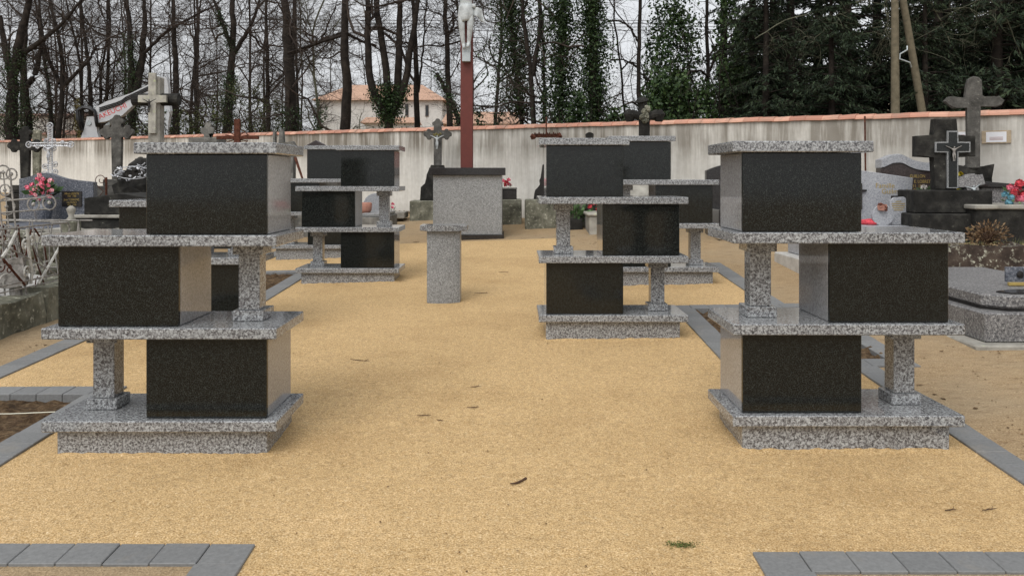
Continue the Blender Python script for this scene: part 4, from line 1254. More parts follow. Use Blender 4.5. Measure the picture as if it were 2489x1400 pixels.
# black cross with an inset metal cross
r_, s, zg, d = stone_cross(2293, 9.7, 290, 356, 68, 25, 'dark_stone', 'massive black stone cross with a silver-edged inset crucifix', 'flat', [(100, 517), (88, 462)], depth=.075, rz=-.12)
y = 9.7
def zz(v): return WZ(v, y)-zg
iu = (2306-2293)*s
def inset(hw, arm, vt, va, vb, y0, y1, mat, nm, c=.002):
    m = MB(); o_ = [(x+iu, z) for x, z in cross_outline(hw*s, arm*s, zz(va), zz(vt), zz(vb))]
    m.prism(o_, y0, y1, c); m.build(nm, M[mat], r_)
inset(12.5, 40, 320, 359, 458, -.11, -.0765, 'grey_granite', 'cross_border')
inset(9.5, 37, 323, 359, 455, -.114, -.1105, 'black_granite', 'cross_face')
corpus(r_, iu, -.14, zz(394), .2, M['grey_iron'], 'figure', 1)
pl = MB().box((2312-2293)*s, (2344-2293)*s, -.41, -.383, zz(562), zz(544), .002).build('name_plate', M['dark_polished'], r_)
text_mesh('Famille', .055, M['gold'], pl, face_M((2328-2293)*s, -.4115, zz(552)), depth=.001)
# tall stone cross
y = 10.5; s = y/F; g = ground_at(2364, y); zg = g.z
tc = empty('stone_cross', g, 'tall grey stone cross with tapered arms and rounded head against the conifers', 'cross', None, -.3)
TCP = [(1090,345),(1095,210),(1103,168),(1128,148),(1150,140),(1195,150),(1218,180),(1214,322),(1240,337),(1325,337),(1358,325),(1402,368),(1378,410),(1342,426),(1290,413),(1200,408),
       (1203,700),(1206,990),(1094,990),(1100,700),(1106,418),(1010,418),(985,426),(958,402),(904,362),(940,322),(988,320),(1012,336)]
m = MB(); m.prism([((x/3.783+2060-2364)*s*1.0, WZ(yy/3.783+150, y)-zg) for x, yy in TCP], -.055, .055, .012); m.build('cross', M['worn_stone'], tc)
MB().box(-.27, .27, -.24, .24, -.15, WZ(470, y)-zg, .02).build('base', M['dark_stone'], tc)
m = MB(); rough_box(m, -.2, .2, -.16, .16, WZ(470, y)-zg+.004, WZ(406, y)-zg, .1, .02); m.build('socle', M['dark_stone'], tc)
# leaning crucifix plaque
y = 9.55; s = y/F; p = P(2372, 500, y)
r_ = empty('crucifix_plaque', p, 'leaning grey stone crucifix with a pale figure', 'crucifix')
MB().prism(cross_outline(13*s, 33*s, .29, .375, 0, 'flat', 15*s), -.03, .03, .006).build('cross', M['rough_granite'], r_)
corpus(r_, 0, -.045, .05, .2, M['galvanised'], 'figure', 1)
r_.rotation_euler = (R(-14), R(-7), 0)
# raised grave with flowers at right
rx0 = WX(2362, 9.3)
rt = empty('raised_grave', (rx0, 9.2, G(5.8, 9.3)), 'dark raised stone grave with a pale rim and coloured flowers', 'grave')
z_ = rt.location.z
MB().box(0, 1.5, 0, .7, -.15, -.34-z_, .015).build('base', M['dark_stone'], rt)
MB().box(-.03, 1.53, -.03, .73, -.338-z_, -.285-z_, .012).build('rim', M['pale_stone'], rt)
p = P(2478, 497, 9.5); bouquet((p.x+.02, p.y, -.285), .36, .26, 12, .06, 'red_petal', 'large red flowers on the raised grave at the right edge', nl=30, cols=['red_petal', 'pink_petal'])
p = P(2450, 497, 9.3); bouquet((p.x, p.y, -.285), .12, .14, 3, .045, 'blue_petal', 'small blue flower beside the red ones at the right edge', nl=12)
bt = empty('black_tomb', (WX(2385, 10.0), 9.99, G(5.8, 10)), 'low dark polished tomb behind the red flowers', 'tomb')
z_ = bt.location.z
MB().box(0, 1.0, 0, .35, -.1, -.10-z_, .01).build('base', M['rough_granite'], bt)
MB().prism([(-.05, -.098-z_), (1.05, -.098-z_), (1.05, -.03-z_), (.4, -.06-z_), (-.05, -.02-z_)], -.05, .38, .006).build('ledger', M['dark_polished'], bt)
# lichened kerb bed with brown shrub
kb = empty('lichen_grave', (WX(2300, 8.55), 8.55, G(4.6, 8.6)), 'brown lichen-spotted stone grave kerb with dry grass', 'grave')
z_ = kb.location.z
m = MB(); rough_box(m, 0, 2.2, 0, .2, -.15, -.70-z_, .2, .012); rough_box(m, 0, .2, .2, .95, -.15, -.70-z_, .2, .01); rough_box(m, 2.0, 2.2, .2, .95, -.15, -.70-z_, .2, .01); m.build('kerb', M['lichen_kerb'], kb)
m = MB(); rough_box(m, .2, 2.0, .2, .95, -.1, -.70-z_-.02, .1, .012); m.build('soil', M['sand'], kb)
m = MB(); rr = random.Random(21)
for i in range(420):
    x, y_ = rr.uniform(.05, 2.0), rr.uniform(.05, .9); l = rr.uniform(.03, .09); a = rr.uniform(0, 6.28)
    b0 = Vector((x, y_, -.72-z_)); t_v = Vector((math.cos(a), math.sin(a), 0))*.004
    tip = b0+Vector((rr.uniform(-.03, .03), rr.uniform(-.03, .03), l)); m.add([b0-t_v, b0+t_v, tip], [(0, 1, 2)])
m.build('grass', M['grass_blade'], kb)
p = P(2402, 588, 8.75)
sh = empty('brown_shrub', (p.x, p.y, p.z-.02), 'dry brown rounded shrub on the lichened grave', 'shrub')
m = MB(); rr = random.Random(22)
for i in range(90):
    a = rr.uniform(0, 6.28); e = rr.uniform(.3, 1.5); l = rr.uniform(.13, .24)
    d_ = Vector((math.cos(a)*math.cos(e), math.sin(a)*math.cos(e), math.sin(e)*.9))
    m.tube([(0, 0, 0), d_*l*.6+Vector((0, 0, .01)), d_*l+Vector((rr.uniform(-.02, .02), 0, rr.uniform(-.01, .02)))], [.004, .003, .001], 3)
m.build('stems', M['twig_bark'], sh)
m = MB(); leaves(m, (0, 0, .07), (.22, .2, .17), 520, .035, rr, .3); m.build('leaves', M['shrub_brown'], sh)
# big grey granite tomb
z0 = G(4.0, 6.1)
bg_ = empty('granite_tomb', (3.48, 6.05, z0), 'wide weathered grey granite tomb with clipped corners at the right edge', 'tomb')
MB().box(-.12, 1.35, -.1, 2.3, -.12, .02, .012).build('footing', M['pale_stone'], bg_)
MB().box(0, 1.25, 0, 2.2, .0215, -.985-z0, .01).build('base', M['rough_granite'], bg_)
oc = [(.1, .22), (.24, .09), (1.05, .09), (1.19, .22), (1.19, 2.1), (.1, 2.1)]
MB().plan([(x-.012, y_-.0) for x, y_ in oc], -.984-z0+.0, -.965-z0, 0).build('joint', M['dark_iron'], bg_)
m = MB(); m.plan([(x-.02, y_-.02) for x, y_ in oc], -.963-z0, -.865-z0, .015); m.build('ledger', M['rough_granite'], bg_)
MB().plan([(.28, .14), (1.1, .14), (1.1, .34), (.42, .34), (.22, .24)], -.8635-z0, -.852-z0, .002).build('black_inlay', M['dark_polished'], bg_)
p = P(2468, 695, 6.7)
r_ = empty('memorial_book', (p.x, p.y, -.862), 'small blue-grey memorial plaque on a gilded stand', 'plaque')
m = MB(); m.box(-.09, .12, -.02, .0, .03, .15, .003); m.build('plaque', M['blue_granite'], r_)
m = MB(); m.box(-.08, .12, -.05, -.022, .0, .028, .004); m.build('stand', M['gold'], r_)
m = MB(); m.blob((.02, -.03, .09), .03, 2, .2, rg, sc=(1, .3, 1)); m.build('ornament', M['dark_iron'], r_)

# ------------------------------------------------------------------ litter on the gravel
rr = random.Random(31)
def gp_uv(u, v):
    c = (u-CU)/F; t = (CV-v)/F
    y = 5.0
    for _ in range(60): y = clamp(G(c*y, y)/t, .5, 40) if t < -1e-4 else 20
    return Vector((c*y, y, G(c*y, y)))
TW = [(875, 878, .17, 'crooked dark twig left of the middle of the gravel'), (1155, 942, .075, 'short twig lying in the middle of the gravel'),
      (1260, 1173, .10, 'thick short stick nearest the camera on the gravel'), (1030, 1012, .08, 'thin dark twig lying crosswise below the lectern'),
      (1070, 1024, .04, 'tiny twig right beside a longer thin twig'), (1225, 663, .12, 'long faint twig right of the lectern'), (1170, 714, .14, 'twig just right of the lectern foot'),
      (2405, 1242, .07, 'reddish twig on the gravel near the right border'), (2310, 1243, .06, 'faint curved twig near the right border pavers'), (1150, 992, .07, 'light thin twig in the middle of the gravel')]
for u, v, l, lab in TW:
    p = gp_uv(u, v); a = rr.uniform(-.35, .35) + (0.5 if u in (1155, 1260) else 0)
    pts = [p+Vector((math.cos(a)*l*(t-.5)+rr.gauss(0, l*.04), math.sin(a)*l*(t-.5)+rr.gauss(0, l*.05), .006+rr.random()*.004)) for t in (0, .25, .5, .75, 1)]
    m = MB().tube(pts, [.0018, .0025, .003, .0024, .001] if u != 1260 else [.003, .0045, .0055, .005, .0065], 5)
    q_ = pts[3]; m.tube([q_, q_+Vector((l*.12, l*.14, .008))], [.0018, .0008], 4)
    o = m.build('twig', M['twig_bark']); tag(o, lab, 'twig', 'twigs on the gravel')
m = MB()
for i in range(330):
    if i < 90: u, v = rr.uniform(640, 1780), 620+780*rr.random()**1.3
    elif i < 150: u, v = rr.uniform(0, 230), rr.uniform(835, 930)
    elif i < 210: u, v = rr.uniform(985, 1460), rr.uniform(535, 600)
    else: u, v = rr.uniform(2100, 2489), 830+330*rr.random()
    p = gp_uv(u, v)
    if (i < 90) != in_gravel(p.x, p.y) or in_bed(p.x, p.y): continue
    s_ = rr.uniform(.003, .009) if i < 90 else rr.uniform(.004, .013)*(p.y/5)*(1 if rr.random() < .8 else 2); a = rr.uniform(0, 6.28)
    t1 = Vector((math.cos(a), math.sin(a), 0))*s_; t2 = Vector((-math.sin(a), math.cos(a), 0))*s_*.6
    m.add([p+t1+Vector((0, 0, .004)), p+t2+Vector((0, 0, .009)), p-t1+Vector((0, 0, .004)), p-t2+Vector((0, 0, .005))], [(0, 1, 2, 3)])
o = m.build('leaf_litter', M['dead_leaf']); tag(o, 'tiny dead leaves and bark bits scattered over the gravel and sand', 'leaf litter', None, 'stuff')
m = MB()
for i in range(500):
    x = rr.uniform(-3.6, -1.2); t = (x-WA.x)/wd.x; p = wall_pt(t)+wn*rr.uniform(.03, .35); z = G(p.x, p.y)
    s_ = .03; a = rr.uniform(0, 6.28); t1 = Vector((math.cos(a), math.sin(a), .3))*s_; t2 = Vector((-math.sin(a), math.cos(a), .2))*s_*.6
    p3 = Vector((p.x, p.y, z+.02)); m.add([p3+t1, p3+t2, p3-t1, p3-t2], [(0, 1, 2, 3)])
o = m.build('dead_leaves', M['dead_leaf']); tag(o, 'brown dead leaves gathered along the foot of the wall', 'dead leaves', None, 'stuff')
p = gp_uv(1655, 1325)
m = MB()
for i in range(260):
    x, y_ = rr.gauss(0, .03), rr.gauss(0, .013); l = rr.uniform(.002, .006); a = rr.uniform(0, 6.28)
    b0 = p+Vector((x, y_, .002)); t1 = Vector((math.cos(a), math.sin(a), 0))*.004
    m.add([b0-t1, b0+t1, b0+Vector((rr.uniform(-.006, .006), rr.uniform(-.006, .006), l))], [(0, 1, 2)])
o = m.build('moss_tuft', M['moss']); tag(o, 'small green moss tuft on the gravel', 'moss', None, 'stuff')
a, b = Vector((-3.3, 4.72, G(-3.3, 4.72)-.01)), Vector((-2.5, 4.78, G(-2.5, 4.78)-.012))
o = MB().tube([a, (a+b)/2+Vector((0, 0, -.008)), b], .003, 4).build('string', M['string_line']); tag(o, 'thin pale string lying across the dug soil bed', 'string')

# ------------------------------------------------------------------ trees
rn = np.random.default_rng(7)
def nrm(a): return a/np.maximum(np.linalg.norm(a, axis=-1, keepdims=True), 1e-9)
def paths(start, d, L, n, wander, lift, rng):
    B = len(start); out = np.zeros((B, n, 3)); out[:, 0] = start
    d = nrm(d); st = (L/(n-1))[:, None]
    for i in range(1, n):
        d = nrm(d+rng.normal(0, wander, (B, 3))+np.array([0, 0, lift]))
        out[:, i] = out[:, i-1]+d*st
    return out
def tubes(pts, rad, k):
    """pts (B,n,3), rad (B,n) -> verts, quads"""
    B, n, _ = pts.shape
    t = np.gradient(pts, axis=1); t = nrm(t)
    ref = np.where(np.abs(t[..., 2:3]) < .9, np.array([0, 0, 1.0]), np.array([1.0, 0, 0]))
    a = nrm(np.cross(t, ref)); b = np.cross(a, t)
    an = np.arange(k)*2*np.pi/k
    ring = pts[:, :, None, :]+rad[:, :, None, None]*(np.cos(an)[None, None, :, None]*a[:, :, None, :]+np.sin(an)[None, None, :, None]*b[:, :, None, :])
    v = ring.reshape(-1, 3)
    idx = np.arange(B*n*k).reshape(B, n, k)
    q_ = np.stack([idx[:, :-1, :], np.roll(idx, -1, 2)[:, :-1, :], np.roll(idx, -1, 2)[:, 1:, :], idx[:, 1:, :]], -1).reshape(-1, 4)
    return v, q_
class Acc:
    def __init__(s): s.v = []; s.q = []; s.n = 0
    def add(s, v, q_):
        s.v.append(v); s.q.append(q_+s.n); s.n += len(v)
    def build(s, name, mat, parent, smooth=True):
        if not s.v: return None
        return np_mesh(name, np.concatenate(s.v), np.concatenate(s.q), mat, parent, smooth)
def sample(par, prad, count, tmin, rng):
    B, n, _ = par.shape
    bi = rng.integers(0, B, count); t = (tmin+(1-tmin)*rng.random(count))*(n-1)
    i0 = np.minimum(t.astype(int), n-2); f = (t-i0)[:, None]
    p = par[bi, i0]*(1-f)+par[bi, i0+1]*f
    d = nrm(par[bi, i0+1]-par[bi, i0]); r = prad[bi, i0]*(1-f[:, 0])+prad[bi, i0+1]*f[:, 0]
    return p, d, r
def ramify(acc, par, prad, counts, rng, lens, rads, wander=.28, lift=.05, flat=.5):
    """adds levels of side branches; par (B,n,3)"""
    for lv, c in enumerate(counts):
        p, d, r = sample(par, prad, c, .15 if lv else .05, rng)
        side = rng.normal(0, 1, (c, 3)); side[:, 2] = side[:, 2]*flat+.15
        dd = nrm(d*.45+nrm(side)*.9)
        L = lens[lv]*rng.uniform(.5, 1.3, c)
        n = (8, 6, 5, 4)[lv]
        pp = paths(p, dd, L, n, wander, lift*(1 if lv < 2 else .3), rng)
        r0 = np.minimum(r*.7, rads[lv]*rng.uniform(.6, 1.3, c))
        rr_ = r0[:, None]*np.linspace(1, .35, n)[None, :]
        v, q_ = tubes(pp, rr_, (5, 4, 3, 3)[lv]); acc.add(v, q_)
        par, prad = pp, rr_
    return par, prad
def leaf_quads(c, size, rng, droop=None, asp=.55):
    n = len(c)
    d = nrm(rng.normal(0, 1, (n, 3))) if droop is None else nrm(droop+rng.normal(0, .45, (n, 3)))
    t = nrm(np.cross(d, rng.normal(0, 1, (n, 3))))
    l = (size*rng.uniform(.6, 1.35, n))[:, None]
    v = np.stack([c-d*l*.5, c+t*l*asp*.5, c+d*l*.5, c-t*l*asp*.5], 1).reshape(-1, 3)
    return v, np.arange(n*4).reshape(n, 4)
def resample(pts, n):
    pts = np.array(pts, float); s_ = np.r_[0, np.cumsum(np.linalg.norm(np.diff(pts, axis=0), axis=1))]
    t = np.linspace(0, s_[-1], n)
    # smooth (Catmull-like by cosine-free cubic on chord length)
    out = np.stack([np.interp(t, s_, pts[:, i]) for i in range(3)], 1)
    for _ in range(2): out[1:-1] = (out[:-2]+2*out[1:-1]+out[2:])/4
    return out

def tree(stems, y, label, seed, group='bare trees behind the wall', ivy=None, twig=(11, 75, 540, 1600), H=9.5, bark='bark', lift=.05, lean_y=.25, name='bare_tree', cat='tree', limb=2.6, side_from=.12, thick=1.0, twig_r=.006, bend=None):
    """stems: list of (width px, [(u,v)...]) drawn from the wall upwards; each stem is carried down to the ground and up to its top"""
    rng = np.random.default_rng(seed)
    s_ = y/F
    u0 = stems[0][1][0][0]
    g = ground_at(u0, y)
    root = empty(name, g, label, cat, group)
    gl = np.array(g)
    tr = Acc(); cr_ = Acc()
    P_, R_ = [], []
    for i, (w, uv) in enumerate(stems):
        yo = y + (rng.uniform(-lean_y, lean_y) if i else 0)
        pts = [np.array(P(u, v, yo)) for u, v in uv]
        if i == 0:
            yb = pts[0].copy(); yb[2] = gl[2]-.2; yb[0] += (pts[0][0]-pts[1][0])*.3
            pts = [yb]+pts
        else:
            # start on the first stem's axis
            pts[0][1] = y
        d = nrm((pts[-1]-pts[-2])[None])[0]
        up = nrm((d+np.array([0, 0, .35]))[None])[0]
        top = pts[-1]; zleft = max(.6, (H*(1 if i == 0 else .85)) - (top[2]-gl[2]))
        if uv[-1][1] < 20:
            for kq in range(1, 5):
                top = top+nrm((up+rng.normal(0, .14, 3)*np.array([1, 1, .3]))[None])[0]*zleft/4; pts.append(top)
        n = 26
        pp = resample(pts, n)
        pp[1:-1] += rng.normal(0, .012, (n-2, 3))*np.array([1, 1, 0])*max(1, w*s_*4)
        r0 = w*s_*.5*thick
        zr_ = (pp[:, 2]-pp[0, 2])/max(.5, pp[-1, 2]-pp[0, 2])
        rad = r0*(1.12-.85*np.clip(zr_, 0, 1))
        if i == 0: rad[:2] *= 1.25
        if uv[-1][1] >= 20: rad = r0*np.linspace(1.2, .75, n)
        v, q_ = tubes(pp[None], rad[None], 10); tr.add(v-gl, q_)
        P_.append(pp); R_.append(rad)
    par = np.stack(P_); prad = np.stack(R_)
    if twig:
        lo = int(side_from*26)
        tot = Acc()
        ramify(tot, par[:, lo:], prad[:, lo:], twig, rng, (limb, limb*.5, limb*.28, limb*.15), (.03*thick+.008, .013, .0075, twig_r*.85), .36, lift)
        if tot.v:
            vv = np.concatenate(tot.v)-gl; qq = np.concatenate(tot.q)
            np_mesh('crown', vv, qq, M['twig_brown' if bark == 'bark' else bark], root)
    tr.build('trunk', M[bark], root)
    if ivy:
        cs = []
        for (si, v_lo, v_hi, rad_m, cnt) in ivy:
            cnt = int(cnt*1.7)
            pp = par[si]; zlo, zhi = WZ(v_lo, y), WZ(v_hi, y)
            sel = np.where((pp[:, 2] >= zlo-.2) & (pp[:, 2] <= zhi+.2))[0]
            if len(sel) < 2: sel = np.array([0, len(pp)//2])
            t = rng.uniform(sel[0], sel[-1], cnt); i0 = np.minimum(t.astype(int), len(pp)-2); f = (t-i0)[:, None]
            c = pp[i0]*(1-f)+pp[i0+1]*f
            rr_ = prad[si][i0]
            a = rng.uniform(0, 2*np.pi, cnt)
            lump = .55+.45*np.sin(t*1.7+si*2+a*1.0)*np.sin(t*.9+a*2+seed)
            rad = rr_+rad_m*np.abs(rng.normal(.35, .4, cnt))*np.clip(lump+.35, .15, 1.5)
            c = c+np.stack([np.cos(a)*rad, np.sin(a)*rad, rng.normal(0, .08, cnt)], 1)
            cs.append(c)
        c = np.concatenate(cs)-gl
        v, q_ = leaf_quads(c, .06, rng, None, .7)
        np_mesh('ivy', v, q_, M['ivy_leaf'], root, smooth=False)
    return root

S = 'bare trees behind the wall'
tree([(34, [(28,330),(30,200),(45,100),(75,0)]), (13, [(36,150),(90,108),(150,60),(200,0)]), (14, [(30,170),(8,90),(0,40)])], 33, 'thick ivy-clad oak at the left edge with a long side limb', 101, ivy=[(0,335,110,.35,1800)])
tree([(22, [(68,330),(66,250),(58,190),(60,90),(68,0)]), (13, [(63,215),(86,185),(100,110),(95,0)])], 35, 'forked bare oak second from the left edge, low ivy at its foot', 102, ivy=[(0,335,215,.3,900)])
tree([(12, [(128,320),(118,210),(100,100),(85,0)])], 37, 'slim bare tree leaning left above the silver crucifix', 103, ivy=[(0,320,120,.08,350)])
tree([(15, [(140,330),(150,260),(152,200),(150,120),(135,60),(118,0)]), (8, [(152,212),(176,188),(215,150),(235,110)]), (8, [(151,205),(135,180),(110,130),(100,60)])], 34, 'bare tree forking low, left of the excavator hoses', 104)
tree([(10, [(200,300),(198,200),(190,120),(170,50),(160,0)])], 38, 'thin bare tree leaning left directly above the excavator hoses', 105)
tree([(14, [(222,300),(218,180),(205,80),(195,0)])], 37, 'bare tree with slim trunk above the excavator swing post', 106)
tree([(10, [(246,300),(243,190),(262,90),(260,0)])], 39, 'thin bare tree behind the lettering of the excavator boom', 107)
tree([(21, [(322,330),(318,150),(316,60),(305,0)]), (21, [(330,250),(345,150),(352,60),(350,0)]), (8, [(345,130),(400,80),(470,40),(530,10)])], 32, 'twin-stemmed bare tree with ivy left of the log-armed cross', 108, ivy=[(0,330,90,.3,1500)])
tree([(20, [(427,330),(428,200),(424,100),(420,0)])], 33, 'straight bare trunk directly right of the log-armed cross', 109, ivy=[(0,330,260,.12,300)])
tree([(10, [(478,330),(474,200),(475,100),(473,0)])], 36, 'thin straight bare tree right of the log-armed cross', 110)
tree([(9, [(462,330),(466,220),(478,110),(488,0)])], 38, 'thin slanting bare tree crossing a straight one', 111)
tree([(25, [(553,312),(558,200),(566,120),(568,60),(565,0)]), (11, [(566,128),(600,80),(620,40),(632,0)]), (11, [(564,128),(545,70),(520,0)])], 31, 'wide-forked bare tree with ivy behind the rusty iron cross', 112, ivy=[(0,315,170,.28,1100),(2,130,40,.18,500)])
tree([(13, [(652,315),(650,150),(645,0)])], 30, 'straight dark bare trunk left of the thick twin trunk', 113)
tree([(34, [(708,312),(706,220),(700,120),(695,0)]), (14, [(706,170),(714,90),(716,0)]), (8, [(712,132),(760,110),(830,80)])], 27, 'thick dark bare trunk above the nearest left columbarium', 114, ivy=[(0,315,270,.2,350)])
tree([(8, [(725,300),(722,200),(718,0)])], 30, 'very thin bare tree right beside the thick dark trunk', 115)
tree([(8, [(777,310),(768,220),(760,140),(758,80),(775,20),(790,0)])], 29, 'sinuous thin greyish tree left of the white house gable', 116, bark='pale_bark', ivy=[(0,310,240,.12,200)])
tree([(28, [(840,312),(842,220),(838,120),(838,0)]), (7, [(836,85),(790,100),(740,116),(700,130)]), (7, [(845,85),(880,102),(915,112)])], 25, 'thick straight bare trunk in front of the white house', 117)
tree([(23, [(945,305),(942,240),(935,130),(918,50),(915,0)]), (19, [(940,290),(915,240),(898,200),(895,100),(893,0)]), (20, [(950,290),(967,220),(970,100),(971,0)]), (18, [(952,285),(985,210),(1000,110),(1015,0)])], 23,
     'four-stemmed coppiced tree with an ivy-covered base', 118, ivy=[(0,310,215,.35,1300),(1,300,230,.2,400),(3,300,215,.25,500)])
tree([(16, [(1014,303),(1012,200),(1010,100),(1004,0)]), (5, [(1016,225),(1030,110),(1036,0)])], 24, 'bare trunk with a thin side stem between the house windows', 119)
tree([(17, [(1093,303),(1090,200),(1085,100),(1082,0)]), (6, [(1086,90),(1104,60),(1100,30)])], 24, 'bare trunk just left of the red crucifix post', 120)
tree([(13, [(1119,300),(1100,250),(1075,208),(1061,178)])], 22.5, 'broken leaning ivy stump left of the red crucifix post', 121, ivy=[(0,300,195,.12,420)], twig=None, name='tree_stump')
tree([(12, [(1128,290),(1126,120),(1112,0)])], 25, 'bare trunk hidden behind the red crucifix post', 122)
tree([(12, [(1268,295),(1258,200),(1247,100),(1240,0)])], 21, 'leafy ivy tree right of the crucifix figure', 123, group='ivy-covered trees behind the wall', ivy=[(0,300,0,.72,5200)], twig=(8,40,200,300))
tree([(14, [(1298,290),(1293,180),(1275,80),(1268,0)]), (12, [(1295,185),(1312,80),(1315,0)])], 20, 'bare dark tree forking in a Y right of the ivy tree', 124)
tree([(9, [(1325,292),(1322,150),(1318,0)])], 20.5, 'thin pale-stemmed tree between the forked tree and the ivy column', 125, ivy=[(0,292,100,.1,300)])
tree([(13, [(1362,290),(1364,150),(1368,0)])], 19.5, 'broad ivy column above the middle right columbarium', 126, group='ivy-covered trees behind the wall', ivy=[(0,295,0,.5,5600)], twig=(6,24,100,150))
tree([(28, [(1445,290),(1442,150),(1440,0)])], 19, 'dark thick trunk wrapped in ivy, second column from the left', 127, group='ivy-covered trees behind the wall', ivy=[(0,295,0,.34,4600)], twig=(6,24,100,150))
tree([(6, [(1518,280),(1513,200),(1505,120),(1493,60),(1490,0)]), (3.5, [(1511,170),(1530,150),(1560,160)])], 21, 'thin twisted reddish bare tree right of the ivy columns', 128)
tree([(12, [(1555,285),(1553,150),(1556,0)]), (5, [(1553,108),(1528,62),(1500,50),(1472,55)]), (4, [(1553,162),(1515,145),(1482,148)])], 19.5, 'straight brown bare trunk beside the evergreen bushes', 129)
tree([(11, [(1722,290),(1720,150),(1716,0)])], 20, 'straight dark trunk between laurel and conifers', 130, twig=(6,24,100,200))
tree([(23, [(1757,290),(1757,120),(1760,0)])], 19, 'thick black trunk where the conifers begin', 131, twig=(6,24,100,200))
tree([(10, [(2178,285),(2179,120),(2178,10)]), (3.2, [(2178,-30),(2090,5),(1990,28),(1905,50),(1835,95)]), (3, [(2178,-60),(2070,-25),(2040,35),(2010,68),(1968,108)]),
      (3, [(2178,-20),(2262,5),(2290,60),(2312,112)]), (3.2, [(2178,-70),(2390,-20),(2455,60),(2480,140)]), (3, [(2178,-40),(2150,10),(2160,60),(2140,95)])], 16.6,
     'pale lichened bare tree with drooping branches behind the utility pole', 132, bark='pale_bark', twig=(46,200,700,1200), limb=1.3, side_from=.3, lift=-.13)

# far trees: four individual ones copied with turns and scale
protos = []
for i in range(4):
    t_ = tree([(7, [(1244,300),(1240+rn.uniform(-8,8),150),(1238+rn.uniform(-14,14),0)])], 45, 'slim bare tree far behind the cemetery wall', 300+i, group='slim bare trees far behind the wall', twig=(22,150,800,2200), limb=3.6, H=13, side_from=.05, twig_r=.009)
    protos.append(t_)
NF = 30
for i in range(NF):
    u = (10 + i*(1240/24) if i < 24 else 5 + (i-24)*(720/6)) + rn.uniform(-20, 20)
    yy = rn.uniform(38, 66) if u < 1150 else rn.uniform(32, 50)
    if 770 < u < 1080: yy = rn.uniform(68, 85)
    src = protos[i % 4]
    o = src if i < 4 else copy_tree(src)
    o.location = (WX(u, yy), yy, G(WX(u, yy), yy))
    o.rotation_euler = (0, 0, rn.uniform(0, 6.28))
    sc_ = rn.uniform(.8, 1.25); o.scale = (sc_, sc_, sc_)

# understory shrubs behind the wall
def shrub(u, y, v_top, hw_px, label, seed, leaf, nleaf, size=.09, twigs=True, name='shrub', group='shrubs behind the wall'):
    rng = np.random.default_rng(seed); g = ground_at(u, y); root = empty(name, g, label, 'shrub', group)
    hgt = WZ(v_top, y)-g.z; hw = hw_px*y/F
    n = 26
    st = np.zeros((n, 3)); st[:, :2] = rng.normal(0, hw*.25, (n, 2))
    d = np.stack([rng.normal(0, .45, n), rng.normal(0, .45, n), np.ones(n)], 1)
    pp = paths(st, d, hgt*rng.uniform(.6, 1.0, n), 7, .15, .03, rng)
    acc = Acc(); rad = np.full((n, 1), .018)*np.linspace(1, .4, 7)[None]
    v, q_ = tubes(pp, rad, 4); acc.add(v, q_)
    ramify(acc, pp, rad, (70, 300, 700), rng, (hgt*.28, hgt*.16, hgt*.1), (.012, .008, .006), .3, .03)
    acc.build('stems', M['bark'], root)
    if nleaf:
        k_ = max(5, nleaf//90)
        cc_ = np.stack([rng.uniform(-hw*.85, hw*.85, k_), rng.uniform(-hw*.7, hw*.7, k_), hgt*rng.uniform(.1, .95, k_)], 1)
        cc_[:, :2] *= (1.15-.5*(cc_[:, 2:3]/hgt)**2)
        ci = rng.integers(0, k_, nleaf)
        c = cc_[ci]+np.clip(rng.normal(0, 1, (nleaf, 3)), -1.6, 1.6)*np.array([hw*.17, hw*.17, hgt*.06])
        c = c[c[:, 2] > 0]
        v, q_ = leaf_quads(c, size, rng, None, .6)
        np_mesh('foliage', v, q_, M[leaf], root, smooth=False)
    return root
shrub(600, 30, 205, 50, 'tangled olive shrub left of the straight dark trunk', 401, 'olive_leaf', 3200, .07)
shrub(490, 30, 235, 60, 'dark green shrub right of the log-armed cross', 402, 'olive_leaf', 3000)
shrub(370, 29, 260, 45, 'low green bush under the excavator boom', 403, 'olive_leaf', 2600)
shrub(188, 34, 238, 14, 'yellowish bush left of the excavator hoses', 404, 'dry_leaf', 900, .08)
shrub(655, 28, 250, 45, 'olive undergrowth below the dark trunks', 405, 'olive_leaf', 2200, .07)
shrub(770, 27, 262, 45, 'thin green undergrowth in front of the white house', 406, 'ivy_leaf', 600)
shrub(1190, 22, 262, 40, 'sparse green bush right of the red crucifix post', 407, 'ivy_leaf', 500)
shrub(1240, 18.8, 258, 35, 'low green bush under the leafy ivy tree', 408, 'ivy_leaf', 900)
shrub(1395, 18.6, 235, 40, 'greyish green bush between the ivy columns', 409, 'ivy_leaf', 2000)
shrub(1510, 18, 255, 40, 'low dark bush right of the ivy columns', 410, 'laurel_leaf', 1700)
shrub(1610, 17.5, 185, 75, 'bright green laurel bush behind the log-shaped cross', 411, 'laurel_leaf', 7000, .09)
shrub(1690, 17.5, 195, 55, 'green laurel bush left of the thick black trunk', 412, 'laurel_leaf', 6000, .09)
shrub(1640, 20, -40, 72, 'tall evergreen laurel reaching the top of the photo', 413, 'laurel_leaf', 8500, .09)
shrub(1775, 18.5, -30, 42, 'tall bright green evergreen at the start of the conifers', 414, 'laurel_leaf', 3600, .1)

